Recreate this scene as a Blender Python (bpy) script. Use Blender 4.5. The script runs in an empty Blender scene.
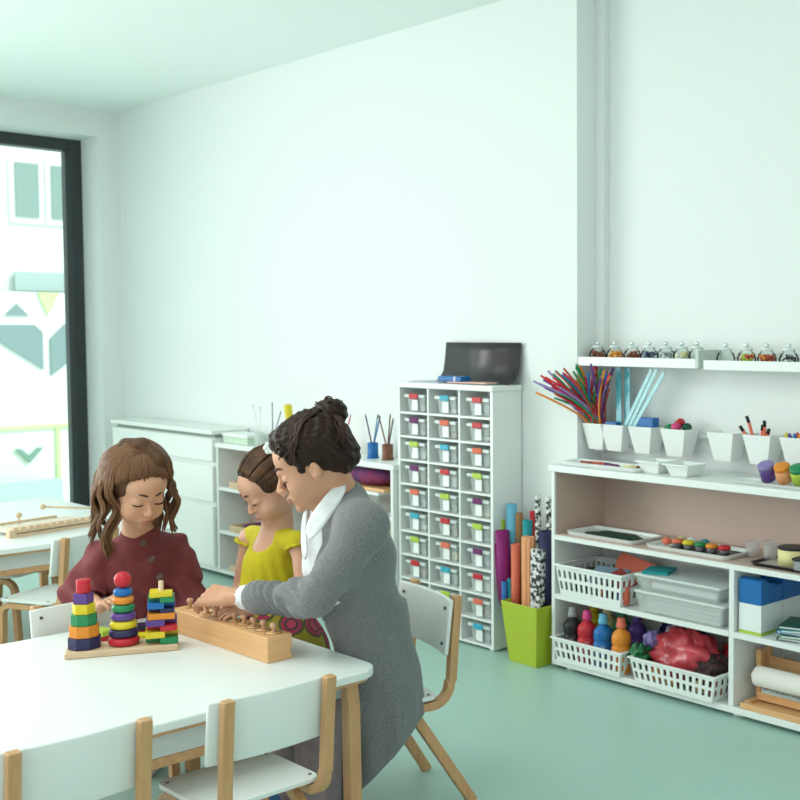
import bpy, bmesh, math, random
import numpy as np
from mathutils import Matrix, Vector, noise
random.seed(7); RNG = np.random.default_rng(7)
SC = bpy.context.scene
COL = SC.collection
PI = math.pi
# ---------------------------------------------------------------- camera
FPX = 1165.0; CAMH = 1.35
PITCH = math.atan(66/FPX); AZ = math.radians(133.2)
fw = Vector((math.cos(AZ)*math.cos(PITCH), math.sin(AZ)*math.cos(PITCH), -math.sin(PITCH)))
rt = Vector((math.sin(AZ), -math.cos(AZ), 0)); up = rt.cross(fw)
RV = rt.copy(); DV = Vector((math.cos(AZ), math.sin(AZ), 0)); ZV = Vector((0, 0, 1))
cd = bpy.data.cameras.new('camera'); cam = bpy.data.objects.new('camera', cd); COL.objects.link(cam)
cam.matrix_world = Matrix(((rt.x, up.x, -fw.x, 0), (rt.y, up.y, -fw.y, 0), (rt.z, up.z, -fw.z, CAMH), (0, 0, 0, 1)))
cd.sensor_fit = 'HORIZONTAL'; cd.sensor_width = 36; cd.lens = FPX/800*36
cd.shift_x = (400-600)/800
cd.clip_start = .05; cd.clip_end = 100
cd.dof.use_dof = True; cd.dof.focus_distance = 3.15; cd.dof.aperture_fstop = 6.3
SC.camera = cam
# ---------------------------------------------------------------- world, light, exposure
w = bpy.data.worlds.new('world'); SC.world = w; w.use_nodes = True
bg = w.node_tree.nodes['Background']; bg.inputs[0].default_value = (1.0, .995, .985, 1); bg.inputs[1].default_value = 1.22
def area(name, loc, rot, sx, sy, power, col):
    l = bpy.data.lights.new(name, 'AREA'); l.shape = 'RECTANGLE'; l.size = sx; l.size_y = sy; l.energy = power; l.color = col
    o = bpy.data.objects.new(name, l); o.location = loc; o.rotation_euler = rot; COL.objects.link(o); return o
area('window_daylight', (-7.2, -1.0, 1.5), (0, -PI/2, 0), 2.4, 3.6, 160, (1, 1, .99))
area('overhead_fill', (-2.9, .4, 2.74), (0, 0, 0), 1.8, 1.8, 31, (1, .99, .96))  # unseen fill panel added overhead to brighten tabletop and floor
sl = bpy.data.lights.new('sun', 'SUN'); sl.energy = 2.2; sl.angle = .2; so = bpy.data.objects.new('sun', sl); COL.objects.link(so); so.rotation_euler = Vector((-.6, -.42, -.72)).to_track_quat('-Z', 'Y').to_euler()
vs = SC.view_settings; vs.view_transform = 'Standard'; vs.look = 'None'; vs.exposure = 0.08; vs.gamma = 1.0; vs.use_curve_mapping = False
def at(px, py, d):   # a point of the place seen at that pixel, d metres deep
    return Vector((0, 0, CAMH)) + (fw + rt*((px-600)/FPX) - up*((py-400)/FPX))*d
# ---------------------------------------------------------------- materials
MATS = {}
def mat(name, col, rough=.5, metal=0, noise_amt=0, scale=20, col2=None, bump=0, sss=0, alpha=None, trans=0, sheen=0, coat=0, stretch=None, spec=None):
    if name in MATS: return MATS[name]
    m = bpy.data.materials.new(name); m.use_nodes = True; nt = m.node_tree; b = nt.nodes['Principled BSDF']
    b.inputs['Base Color'].default_value = (*col, 1); b.inputs['Roughness'].default_value = rough; b.inputs['Metallic'].default_value = metal
    if sss: b.inputs['Subsurface Weight'].default_value = sss; b.inputs['Subsurface Radius'].default_value = (.012, .005, .003); b.inputs['Subsurface Scale'].default_value = 1.0
    if alpha is not None: b.inputs['Alpha'].default_value = alpha
    if trans: b.inputs['Transmission Weight'].default_value = trans; b.inputs['IOR'].default_value = 1.25
    if spec is not None: b.inputs['Specular IOR Level'].default_value = spec
    if sheen: b.inputs['Sheen Weight'].default_value = sheen
    if coat: b.inputs['Coat Weight'].default_value = coat
    tc = nt.nodes.new('ShaderNodeTexCoord'); mp = nt.nodes.new('ShaderNodeMapping'); nt.links.new(tc.outputs['Object'], mp.inputs[0])
    if stretch: mp.inputs['Scale'].default_value = stretch
    n = nt.nodes.new('ShaderNodeTexNoise'); n.inputs['Scale'].default_value = scale; n.inputs['Detail'].default_value = 5; nt.links.new(mp.outputs[0], n.inputs['Vector'])
    c2 = col2 or tuple(c*.8 for c in col)
    if noise_amt or col2:
        r = nt.nodes.new('ShaderNodeValToRGB'); r.color_ramp.elements[0].position = .5-.5*(1-noise_amt)*.6; r.color_ramp.elements[1].position = .5+.5*(1-noise_amt)*.6
        r.color_ramp.elements[0].color = (*c2, 1); r.color_ramp.elements[1].color = (*col, 1)
        nt.links.new(n.outputs[0], r.inputs[0]); nt.links.new(r.outputs[0], b.inputs['Base Color'])
    if bump:
        bp = nt.nodes.new('ShaderNodeBump'); bp.inputs['Strength'].default_value = bump; bp.inputs['Distance'].default_value = .003
        nt.links.new(n.outputs[0], bp.inputs['Height']); nt.links.new(bp.outputs[0], b.inputs['Normal'])
    MATS[name] = m; return m
def C(name, col, rough=.45, **k): return mat(name, col, rough, **k)
WHITE = C('white_laminate', (.80, .84, .82), .35, noise_amt=.1, scale=3, col2=(.79, .83, .81))
WALL = C('wall_paint', (.79, .835, .82), .75, noise_amt=.1, scale=2, col2=(.78, .825, .81), bump=.02)
CEIL = C('ceiling_paint', (.86, .93, .905), .8, noise_amt=.1, scale=2, col2=(.85, .92, .895))
FLOOR = C('floor_vinyl', (.42, .63, .56), .38, noise_amt=.1, scale=1.5, col2=(.405, .615, .545))
WOOD = C('beech_wood', (.64, .37, .18), .45, noise_amt=.1, scale=9, col2=(.50, .27, .12), stretch=(1, 6, 6), bump=.05)
WOODZ = C('beech_wood_upright', (.64, .37, .18), .45, noise_amt=.1, scale=9, col2=(.50, .265, .115), stretch=(7, 7, .8), bump=.05)
PINE = C('pale_pine', (.80, .48, .23), .4, noise_amt=.1, scale=6, col2=(.68, .36, .15), stretch=(.7, 8, 14), bump=.04)
PALEW = C('pale_wood', (.72, .54, .36), .5, noise_amt=.1, scale=14, col2=(.62, .44, .27), stretch=(6, 1, 6))
BEIGE = C('beige_laminate', (.60, .465, .40), .6, noise_amt=.1, scale=3, col2=(.58, .445, .385))
PLAST = C('white_plastic', (.82, .86, .84), .35)
BLACK = C('dark_frame_metal', (.035, .045, .05), .45, noise_amt=.2, scale=6)
SCREW = C('screw_steel', (.12, .12, .12), .4, metal=.7)
CLEAR = mat('clear_plastic', (.80, .88, .85), .2, alpha=.28)
def glass_mat(name, alpha, col=(.9, 1, .97), rough=.03):
    m = bpy.data.materials.new(name); m.use_nodes = True; nt = m.node_tree; nt.nodes.clear()
    o = nt.nodes.new('ShaderNodeOutputMaterial'); mx = nt.nodes.new('ShaderNodeMixShader'); t = nt.nodes.new('ShaderNodeBsdfTransparent'); g = nt.nodes.new('ShaderNodeBsdfGlossy')
    g.inputs['Roughness'].default_value = rough; t.inputs[0].default_value = (*col, 1); lw = nt.nodes.new('ShaderNodeLayerWeight'); lw.inputs[0].default_value = alpha
    nt.links.new(lw.outputs['Fresnel'], mx.inputs[0]); nt.links.new(t.outputs[0], mx.inputs[1]); nt.links.new(g.outputs[0], mx.inputs[2]); nt.links.new(mx.outputs[0], o.inputs[0])
    return m
GLASS = glass_mat('window_glass', .12); JAR = glass_mat('jar_glass', .18, (.97, 1, .99))
PAL = dict(red=(.62, .025, .04), orange=(.86, .30, .03), yellow=(.82, .66, .03), green=(.02, .27, .10), blue=(.015, .17, .50), purple=(.13, .06, .30), navy=(.025, .025, .09),
    lime=(.48, .68, .07), teal=(.02, .34, .38), cyan=(.05, .45, .62), plum=(.20, .04, .17), coral=(.85, .20, .12), pink=(.75, .06, .24), brown=(.22, .08, .04), black=(.015, .015, .02), magenta=(.28, .01, .16),
    peach=(.95, .42, .20), tan=(.38, .20, .08), lilac=(.30, .24, .52), skyblue=(.16, .52, .72), grey=(.35, .37, .38), white=(.8, .85, .84), darkgreen=(.01, .10, .06), butter=(.80, .72, .36), slate=(.25, .36, .48), rust=(.42, .07, .05))
def P(c, rough=.4): return C(c+'_paint', tuple(v*.85 for v in PAL[c]) if c not in ('white', 'butter') else PAL[c], rough, spec=.35)
# ---------------------------------------------------------------- mesh helpers
class MB:
    def __init__(s): s.v = []; s.f = []; s.sm = []
    def add(s, vs, fs, smooth=False, M=None):
        o = len(s.v)
        s.v += [tuple(M @ Vector(v)) for v in vs] if M else [tuple(v) for v in vs]
        s.f += [tuple(i+o for i in f) for f in fs]; s.sm += [smooth]*len(fs); return s
    def box(s, x0, x1, y0, y1, z0, z1, M=None):
        return s.add([(x0,y0,z0),(x1,y0,z0),(x1,y1,z0),(x0,y1,z0),(x0,y0,z1),(x1,y0,z1),(x1,y1,z1),(x0,y1,z1)],
            [(0,3,2,1),(4,5,6,7),(0,1,5,4),(1,2,6,5),(2,3,7,6),(3,0,4,7)], False, M)
    def lathe(s, prof, n=24, M=None, smooth=True, squash=1):
        vs = []; fs = []; m = len(prof)
        for r, z in prof:
            for k in range(n):
                a = 2*PI*k/n; vs.append((r*math.cos(a), squash*r*math.sin(a), z))
        for i in range(m-1):
            for k in range(n): fs.append((i*n+k, i*n+(k+1)%n, (i+1)*n+(k+1)%n, (i+1)*n+k))
        if prof[0][0] > 1e-6: fs.append(tuple(range(n))[::-1])
        if prof[-1][0] > 1e-6: fs.append(tuple((m-1)*n+k for k in range(n)))
        return s.add(vs, fs, smooth, M)
    def cyl(s, r, z0, z1, n=20, M=None, r2=None, smooth=True): return s.lathe([(r, z0), (r if r2 is None else r2, z1)], n, M, smooth)
    def ball(s, c, r, n=16, M=None):
        r = (r, r, r) if isinstance(r, (int, float)) else r
        pr = [(math.sin(PI*i/n), -math.cos(PI*i/n)) for i in range(n+1)]; pr[0] = (0, -1); pr[-1] = (0, 1)
        MM = Matrix.Translation(c) @ Matrix.Diagonal((*r, 1)); return s.lathe(pr, 2*n, (M @ MM) if M else MM)
    def prism(s, poly, z0, z1, M=None, smooth=False):
        n = len(poly); vs = [(x, y, z0) for x, y in poly]+[(x, y, z1) for x, y in poly]
        return s.add(vs, [tuple(range(n))[::-1], tuple(range(n, 2*n))]+[(i, (i+1)%n, n+(i+1)%n, n+i) for i in range(n)], smooth, M)
    def tube(s, pts, r, n=8, M=None, flat=None, cap=True):
        """round tube (or a bar with flat=(half width along side vector, half thickness, side)) along points"""
        pts = [Vector(p) for p in pts]; m = len(pts); vs = []; fs = []
        rs = r if isinstance(r, (list, tuple)) else [r]*m
        pn = None
        for i, p in enumerate(pts):
            t = (pts[min(i+1, m-1)]-pts[max(i-1, 0)]); t = t.normalized() if t.length > 1e-9 else Vector((0, 0, 1))
            if flat:
                sd = Vector(flat[2]).normalized(); nn = t.cross(sd).normalized()
                for a, b in ((1, 1), (-1, 1), (-1, -1), (1, -1)): vs.append(p+sd*a*flat[0]+nn*b*flat[1])
            else:
                if pn is None: pn = t.orthogonal().normalized()
                pn = (pn-t*pn.dot(t)); pn = pn.normalized() if pn.length > 1e-6 else t.orthogonal().normalized()
                bn = t.cross(pn)
                for k in range(n): a = 2*PI*k/n; vs.append(p+(pn*math.cos(a)+bn*math.sin(a))*rs[i])
        q = 4 if flat else n
        for i in range(m-1):
            for k in range(q): fs.append((i*q+k, i*q+(k+1)%q, (i+1)*q+(k+1)%q, (i+1)*q+k))
        if cap: fs += [tuple(range(q))[::-1], tuple((m-1)*q+k for k in range(q))]
        return s.add(vs, fs, not flat, M)
    def build(s, name, m, parent=None, bevel=0, seg=2, loc=None, rotz=0, M=None):
        me = bpy.data.meshes.new(name); me.from_pydata(s.v, [], s.f); me.validate()
        bm = bmesh.new(); bm.from_mesh(me); bmesh.ops.recalc_face_normals(bm, faces=bm.faces); bm.to_mesh(me); bm.free()
        if len(me.polygons) == len(s.sm): me.polygons.foreach_set('use_smooth', s.sm)
        me.materials.append(m); o = bpy.data.objects.new(name, me); COL.objects.link(o)
        if parent: o.parent = parent
        if loc is not None: o.location = loc
        if rotz: o.rotation_euler.z = rotz
        if M is not None: o.matrix_basis = M
        if bevel:
            b = o.modifiers.new('bevel', 'BEVEL'); b.width = bevel; b.segments = seg; b.limit_method = 'ANGLE'; b.angle_limit = .6; b.harden_normals = False
        return o
def bx(*a, M=None): return MB().box(*a, M=M)
def tag(o, label=None, cat=None, group=None, kind=None):
    if label: o['label'] = label
    if cat: o['category'] = cat
    if group: o['group'] = group
    if kind: o['kind'] = kind
    return o
def thing(name, label, cat, loc=(0, 0, 0), rotz=0, group=None):
    o = bpy.data.objects.new(name, None); COL.objects.link(o); o.empty_display_size = .05; o.location = loc; o.rotation_euler.z = rotz
    return tag(o, label, cat, group)
def dup(root, loc=None, rotz=None, label=None, group=None):
    def cp(o, par):
        c = o.copy(); COL.objects.link(c); c.parent = par
        for ch in o.children: cp(ch, c)
        return c
    r = cp(root, None)
    if loc is not None: r.location = loc
    if rotz is not None: r.rotation_euler.z = rotz
    if label: r['label'] = label
    if group: r['group'] = group
    return r
def T(x, y, z): return Matrix.Translation((x, y, z))
def RZ(a): return Matrix.Rotation(a, 4, 'Z')
def RX(a): return Matrix.Rotation(a, 4, 'X')
def RY(a): return Matrix.Rotation(a, 4, 'Y')
def rrect(x0, x1, y0, y1, r, n=6):
    out = []
    for cx, cy, a0 in ((x1-r, y1-r, 0), (x0+r, y1-r, 90), (x0+r, y0+r, 180), (x1-r, y0+r, 270)):
        for k in range(n+1): a = math.radians(a0+90*k/n); out.append((cx+r*math.cos(a), cy+r*math.sin(a)))
    return out
def arc(cx, cz, r, a0, a1, n=6): return [(cx+r*math.cos(math.radians(a0+(a1-a0)*k/n)), cz+r*math.sin(math.radians(a0+(a1-a0)*k/n))) for k in range(n+1)]
def struct(o): return tag(o, kind='structure')

# ================================================================ the room
struct(bx(-7.9, 4.5, -3.6, 3.56, -.1, 0).build('floor', FLOOR))
struct(bx(-7.9, 4.5, -3.6, 3.7, 2.78, 2.9).build('ceiling', CEIL))
wb = MB(); wb.box(-7.6, -3.78, 3.425, 3.7, 0, 2.78); struct(wb.build('wall_back', WALL))
struct(bx(-3.78, -3.335, 3.415, 3.7, 0, 2.78).build('wall_pier', WALL))
struct(bx(-3.335, 4.5, 3.56, 3.7, 0, 2.78).build('wall_niche', WALL))
struct(bx(-3.335, -3.29, 3.525, 3.56, .86, 2.78).build('trim_1', WALL))
# window wall: opening from the floor band up to 2.62, right jamb at y 3.26
wl = MB(); wl.box(-7.85, -7.48, 3.285, 3.7, 0, 2.78); wl.box(-7.85, -7.48, -3.6, 3.285, 2.61, 2.78); wl.box(-7.85, -7.48, -3.6, 3.285, 0, .12); wl.box(-7.85, -7.48, -3.6, -2.6, .12, 2.61); wl.box(-7.85, -7.48, .95, 1.25, .12, 2.61)
struct(wl.build('wall_left', WALL))
def window(n, y0, y1):
    x0, x1, z0, z1 = -7.83, -7.73, .12, 2.61; fwid = .085
    m = MB(); m.box(x0, x1, y0, y0+fwid, z0, z1); m.box(x0, x1, y1-fwid, y1, z0, z1); m.box(x0, x1, y0+fwid, y1-fwid, z0, z0+fwid); m.box(x0, x1, y0+fwid, y1-fwid, z1-fwid*.9, z1)
    fr = struct(m.build('window_%d' % n, BLACK, bevel=.006))
    bx(x0+.03, x0+.045, y0+fwid-.004, y1-fwid+.004, z0+fwid-.004, z1-fwid+.01).build('glass_pane', GLASS, fr)
    m = MB(); m.box(x0+.055, x1+.02, y1-fwid-.03, y1-fwid+.01, z0+fwid, z1-fwid); m.build('sash', BLACK, fr, bevel=.004)
window(1, 1.25, 3.285); window(2, -2.6, .95)

# ---------------- outside the window
OUT = C('render_facade', (.86, .90, .88), .9); OUTG = C('facade_grey', (.50, .60, .60), .9); PANEW = C('facade_window_glass', (.30, .40, .38), .3); LIMEW = C('lime_panel', (.66, .80, .40), .8)
struct(bx(-16, -7.9, -4, 12, -.6, -.5).build('pavement', C('pavement_pale', (.7, .74, .72), .9)))
t = thing('building', 'pale rendered building across the street seen through the window', 'building', (-13.3, 3, -.5))
def ob(name, m, y0, y1, z0, z1, dx=0, par=t): return bx(-.02+dx, .02+dx, y0-3, y1-3, z0+.5, z1+.5).build(name, m, par)
bx(-1, 0, -5, 9, 0, 6).build('wall', OUT, t)
for y0, y1 in ((4.92, 5.16), (5.30, 5.6), (3.4, 3.9)):
    wn = ob('window', OUT, y0-.06, y1+.06, 2.55, 3.26, .01); ob('pane', PANEW, y0, y1, 2.62, 3.2, .03, wn)
ob('ledge', OUTG, 4.88, 7, 1.82, 2.02, .05)
t2 = thing('mural_panel', 'white street wall panel with grey triangles and a green corner mark', 'panel', (-13, 3, -.5))
bx(-.06, -.02, .4, 3.6, .5, 2.3).build('board', C('mural_white', (.86, .9, .88), .8), t2)
def poly(name, m, pts, par, dx=0):
    M_ = Matrix(((0, 0, 1, 0), (1, 0, 0, -3), (0, 1, 0, .5), (0, 0, 0, 1)))
    return MB().prism(pts, -.02+dx, .005+dx, M_).build(name, m, par)
MG = C('mural_grey', (.27, .36, .37), .8)
poly('triangle', MG, [(4.35, 1.447), (4.98, 1.447), (5.06, 1.37), (5.06, .97)], t2); poly('triangle', MG, [(5.14, .9), (5.14, 1.3), (5.30, 1.46), (5.8, 1.46), (5.8, 1.4)], t2)
poly('triangle', MG, [(4.68, 1.55), (4.92, 1.55), (4.8, 1.67)], t2); poly('corner_mark', LIMEW, [(5.02, 1.8), (5.25, 1.8), (5.12, 1.55)], t2)
t3 = thing('street_hoarding', 'low hoarding with a lime border and grey green chevron outside', 'hoarding', (-12.6, 3, -.5))
bx(-.1, -.03, .4, 3.6, 0, .95).build('board', C('hoarding_white', (.84, .92, .80), .8), t3)
poly('chevron', C('chevron_green', (.22, .36, .30), .8), [(4.60, .16), (4.66, .16), (4.74, .08), (4.82, .16), (4.88, .16), (4.74, .01)], t3)
m = MB(); m.box(-.03, -.0, .4, 3.6, .86, .9); m.box(-.03, 0, 2.02, 2.06, 0, .859); m.build('lime_strip', LIMEW, t3)
tag(bx(-12.4, -12.3, 3.4, 4.95, -.5, -.15).build('street_planter', OUTG), 'low grey box standing in the street outside the window', 'planter')

# ================================================================ tables
def table(name, label, x0, x1, y0, y1, group, z=.49):
    t = thing(name, label, 'table', ((x0+x1)/2, (y0+y1)/2, 0), 0, group); a = (x1-x0)/2; b = (y1-y0)/2
    MB().prism(rrect(-a, a, -b, b, .075), z-.022, z).build('table_top', WHITE, t, bevel=.004)
    MB().prism(rrect(-a+.012, a-.012, -b+.012, b-.012, .065), z-.032, z-.0225).build('wood_edge', WOOD, t)
    m = MB()
    for sx in (-1, 1): m.box(min(sx*(a-.07), sx*(a-.052)), max(sx*(a-.07), sx*(a-.052)), -b+.12, b-.12, z-.095, z-.0325)
    for sy in (-1, 1): m.box(-a+.12, a-.12, min(sy*(b-.07), sy*(b-.052)), max(sy*(b-.07), sy*(b-.052)), z-.095, z-.0325)
    m.build('apron', C('apron_grey', (.62, .66, .64), .5), t)
    for sx in (-1, 1): bx(min(sx*(a-.08), sx*(a-.05)), max(sx*(a-.08), sx*(a-.05)), -b+.12, b-.12, z-.12, z-.0955).build('rail', WOOD, t, bevel=.003)
    for sx in (-1, 1):
        for sy in (-1, 1):
            g = MB(); px, py = sx*(a-.066), sy*(b-.066)
            prof = [(px-sx*.03, z-.035), (px, z-.045), (px+sx*.008, z-.1), (px+sx*.010, z-.25), (px+sx*.014, 0)]
            g.tube([(x, py+sy*.0, zz) for x, zz in prof], 0, flat=(.018, .018, (0, 1, 0))); g.build('leg', WOODZ, t, bevel=.004)
    return t
table('activity_table', 'white rounded activity table carrying the stacking toys and cylinder block', -3.40, -2.44, -.10, 1.785, None)
table('classroom_table', 'white classroom table by the window with the wooden xylophone on it', -6.3, -4.9, .75, 2.47, None)

# ================================================================ chairs
def chair(label, loc, rz, group='small white chairs with wooden frames'):
    t = thing('kids_chair', label, 'chair', loc, rz, group)
    MB().prism(rrect(-.15, .10, -.145, .145, .03), .298, .31).build('seat', WHITE, t, bevel=.003)
    m = MB(); n = 8
    vs = []
    for zi in (.415, .56):
        for th in (0, .012):
            for k in range(n+1):
                y = -.158+.316*k/n; vs.append((.139-th+.018*(abs(y)/.158)**2*-1 +.0+(zi-.425)*.12, y, zi))
    q = n+1; fs = []
    for k in range(n):
        fs += [(k, k+1, 2*q+k+1, 2*q+k), (q+k, 3*q+k, 3*q+k+1, q+k+1), (2*q+k, 2*q+k+1, 3*q+k+1, 3*q+k), (k, q+k, q+k+1, k+1)]
    fs += [(0, 2*q, 3*q, q), (n, q+n, 3*q+n, 2*q+n)]
    bk = m.add(vs, fs, True).build('backrest', WHITE, t, bevel=.004)
    for y in (-.128, .128):
        for zz in (.442, .535): MB().cyl(.0045, -.002, .002, 10, T(.1125+(zz-.425)*.12+.0, y, zz) @ RY(PI/2)).build('screw', SCREW, bk)
    for y in (-.128, .128):
        for xx in (-.12, .075): MB().cyl(.0045, .3095, .3115, 10, T(xx, y, 0)).build('screw', SCREW, t)
    for s in (-1, 1):
        y = s*.128
        pts = [(.162, .565), (.15, .44)]+[(.143, .34)]+arc(.083, .335, .055, 0, -90, 6)+[(-.05, .283)]+arc(-.10, .243, .04, 90, 180, 5)+[(-.145, .12), (-.152, 0)]
        MB().tube([(x, y, zz) for x, zz in pts], 0, flat=(.013, .0115, (0, 1, 0))).build('side_frame', WOODZ, t, bevel=.004)
        MB().tube([(.0, y-s*.012, .272), (.05, y-s*.012, .24), (.20, y+s*.01, 0)], 0, flat=(.012, .014, (0, 1, 0))).build('leg', WOODZ, t, bevel=.004)
    MB().box(-.11, -.09, -.115, .115, .272, .296).build('crossbar', WOOD, t, bevel=.003)
    return t
c0 = chair('white and wood child chair tucked at the near table edge in the bottom left corner', (-2.44, .94, 0), 0)
def chair2(label, loc, rz): return dup(c0, loc, rz, label)
chair2('white and wood child chair at the near table edge below the cylinder block', (-2.425, 1.372, 0), 0)
chair2('white and wood child chair on the far table side the girl in maroon leans on', (-3.31, 1.44, 0), PI)
chair2('white and wood child chair the woman in the grey cardigan sits on', (-2.72, 1.98, 0), math.radians(78)).scale = (1.06, 1.06, 1.07)
chair2('white and wood child chair standing behind the girl in maroon, facing the window table', (-4.76, 1.885, 0), math.radians(25)).scale = (1.05, 1.05, 1.0)
t = thing('kids_stool', 'white seat on a bentwood frame under the window table', 'stool', (-5.43, 1.93, 0), math.radians(30))
MB().prism(rrect(-.18, .16, -.15, .15, .06), .300, .312).build('seat', WHITE, t, bevel=.003)
for s in (-1, 1):
    for e in (-1, 1): MB().tube([(0, s*.128, .285), (e*.09, s*.128, .283)]+[(e*x, s*.128, zz) for x, zz in arc(.10, .235, .05, 90, 0, 5)]+[(e*.158, s*.128, .1), (e*.165, s*.128, 0)], 0, flat=(.014, .013, (0, 1, 0))).build('leg', WOODZ, t, bevel=.004)
chair2('white child chair at the far side of the window table beside the window frame', (-5.80, 2.55, 0), math.radians(75))

# ================================================================ left low cabinet and open shelf
t = thing('drawer_cabinet', 'low white drawer cabinet under the bright wall near the window', 'cabinet', (-6.56, 3.31, 0))
bx(-.62, .62, -.09, .11, .03, .775).build('body', WHITE, t)
bx(-.63, .625, -.115, .11, .795, .818).build('top', WHITE, t, bevel=.003)
bx(-.60, .61, -.085, .10, .775, .795).build('recess', C('shadow_gap', (.30, .36, .33), .7), t)
for z0, z1 in ((.06, .395), (.42, .62), (.645, .772)):
    d = bx(-.618, .618, -.11, -.0905, z0, z1).build('drawer', WHITE, t, bevel=.003)
t = thing('open_shelf', 'low white open shelf between the drawer cabinet and the tall box tower', 'shelf', (-5.13, 3.32, 0))
for x in (-.805, -.28, .25, .785): bx(x, x+.02, -.10, .10, .03, .725).build('side_panel', WHITE, t, bevel=.002)
bx(-.815, .815, -.105, .10, .7255, .752).build('top', WHITE, t, bevel=.003)
for z in (.03, .25, .49):
    for x0, x1 in ((-.784, -.281), (-.259, .249), (.271, .784)): bx(x0, x1, -.098, .087, z, z+.018).build('shelf_board', WHITE, t)
bx(-.78, .78, .088, .10, .03, .725).build('back_panel', BEIGE, t)

def cup(loc, c, name='pencil_cup', label='', r=.026, h=.075, mt=None):
    t = thing(name, label, 'cup', loc)
    MB().lathe([(r*.92, 0), (r, h*.05), (r, h), (r*.9, h), (r*.88, h*.1), (0, h*.1)], 20).build('body', mt or P(c), t)
    MB().lathe([(r*1.15, 0), (r*1.15, .006), (r*.9, .0065)], 20).build('base', mt or P(c), t)
    return t
def sticks(loc, specs, name, cat, group, r=.0035):
    for (c, dx, dy, L, lab) in specs:
        a = Vector((loc[0]-dx*.03, loc[1]-dy*.03, loc[2]+.014)); b = a+Vector((dx, dy, 1)).normalized()*L
        t = thing(name, lab, cat, a, 0, group); d = b-a
        MB().tube([(0, 0, 0), d*.93], r, 6).build('barrel', P(c), t); MB().tube([d*.93, d], [r*.95, r*.2], 6).build('tip', P('black' if c != 'white' else 'grey'), t)
SH = .752
cup((-4.88, 3.33, SH), 'pink', label='pink pencil cup on the open shelf just behind the woman’s bun')
sticks((-4.88, 3.33, SH), [('pink', -.28, 0, .21, 'pink pencil leaning left in the pink cup'), ('pink', -.12, .1, .20, 'pink pencil standing upright in the pink cup'), ('pink', .45, 0, .21, 'pink pencil leaning right in the pink cup')], 'pencil', 'pencil', 'pencils on the open shelf')
cup((-4.63, 3.33, SH), 'blue', label='blue pencil cup on the open shelf beside the brown one')
sticks((-4.63, 3.33, SH), [('navy', -.35, 0, .21, 'dark blue pencil leaning left in the blue cup'), ('slate', .12, .1, .2, 'grey pencil upright in the blue cup'), ('blue', .38, 0, .21, 'blue pencil leaning right in the blue cup')], 'pencil', 'pencil', 'pencils on the open shelf')
cup((-4.512, 3.33, SH), 'brown', label='brown pencil cup at the right end of the open shelf')
sticks((-4.512, 3.33, SH), [('brown', -.42, 0, .22, 'brown pencil leaning left in the brown cup'), ('brown', .0, .1, .21, 'brown pencil upright in the brown cup'), ('black', .3, 0, .2, 'dark pencil leaning right in the brown cup')], 'pencil', 'pencil', 'pencils on the open shelf')
cup((-5.56, 3.27, SH), 'white', label='clear cup of white sticks beside the pale green box', mt=CLEAR)
sticks((-5.56, 3.27, SH), [('white', -.35, 0, .22, 'pale stick leaning left in the clear cup'), ('white', -.1, .1, .2, 'pale stick upright in the clear cup')], 'pencil', 'pencil', 'pencils on the open shelf')
cup((-5.43, 3.27, SH), 'grey', label='grey pencil cup above the yellow girl’s head')
sticks((-5.43, 3.27, SH), [('grey', .0, 0, .23, 'grey pencil upright in the grey cup'), ('slate', .4, .1, .2, 'blue grey pencil leaning right in the grey cup')], 'pencil', 'pencil', 'pencils on the open shelf')
cup((-5.22, 3.27, SH), 'orange', label='orange pencil cup hidden behind the woman’s hair')
t = thing('yellow_brush', 'broad yellow brush leaning left beside the woman’s curls', 'brush', (-5.23, 3.27, SH+.01))
MB().tube([(0, 0, 0), (-.03, 0, .12)], .005, 8).build('handle', P('yellow'), t); MB().tube([(-.03, 0, .12), (-.036, 0, .15), (-.05, 0, .215), (-.052, 0, .225)], [.008, .019, .022, .016], 12).build('head', P('yellow'), t)
sticks((-5.16, 3.27, SH), [('rust', .02, .1, .21, 'red pencil standing right of the yellow brush')], 'pencil', 'pencil', 'pencils on the open shelf')
t = thing('craft_box', 'pale green and white lidded box on the left end of the open shelf', 'box', (-5.78, 3.31, SH))
bx(-.13, .13, -.06, .06, 0, .035).build('body', C('pale_green_card', (.55, .70, .55), .6), t, bevel=.003); bx(-.135, .135, -.064, .064, .0355, .055).build('lid', WHITE, t, bevel=.003)
def tray_item(x, y, z, lab, c):
    t = thing('wooden_tray', lab, 'tray', (x, y, z), 0, 'wooden trays in the open shelf')
    bx(-.14, .14, -.08, .08, 0, .012).build('base', PALEW, t); m = MB(); m.box(-.14, .14, -.08, -.07, .0125, .035); m.box(-.14, -.13, -.07, .08, .0125, .035); m.box(.13, .14, -.07, .08, .0125, .035); m.build('rim', PALEW, t, bevel=.002)
    tag(bx(-.08, .10, -.05, .05, 0, .03).build('folded_paper', P(c, .7), loc=(x+.02, y+.02, z+.013), rotz=.15), 'folded '+c+' paper lying in '+lab.split(' in ')[0], 'paper')
tray_item(-5.68, 3.31, .509, 'shallow wooden tray in the upper left compartment', 'butter')
tray_item(-5.68, 3.31, .269, 'shallow wooden tray in the middle left compartment', 'plum')
tray_item(-5.68, 3.31, .049, 'shallow wooden tray in the bottom left compartment', 'coral')
t = thing('storage_box', 'clear lidded box with an orange clip in the open shelf by the woman’s shoulder', 'box', (-4.66, 3.315, .509))
bx(-.2, .2, -.08, .08, 0, .085).build('body', CLEAR, t, bevel=.004); bx(-.205, .205, -.084, .084, .0855, .10).build('lid', PLAST, t, bevel=.003); bx(-.03, .03, -.092, -.0845, .07, .10).build('clip', P('coral'), t)
tag(bx(-.15, .15, -.06, .06, 0, .03).build('paper_stack', C('paper_cream', (.72, .66, .52), .8), loc=(-4.66, 3.315, .511)), 'cream papers inside the clear box with the orange clip', 'paper')
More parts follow.
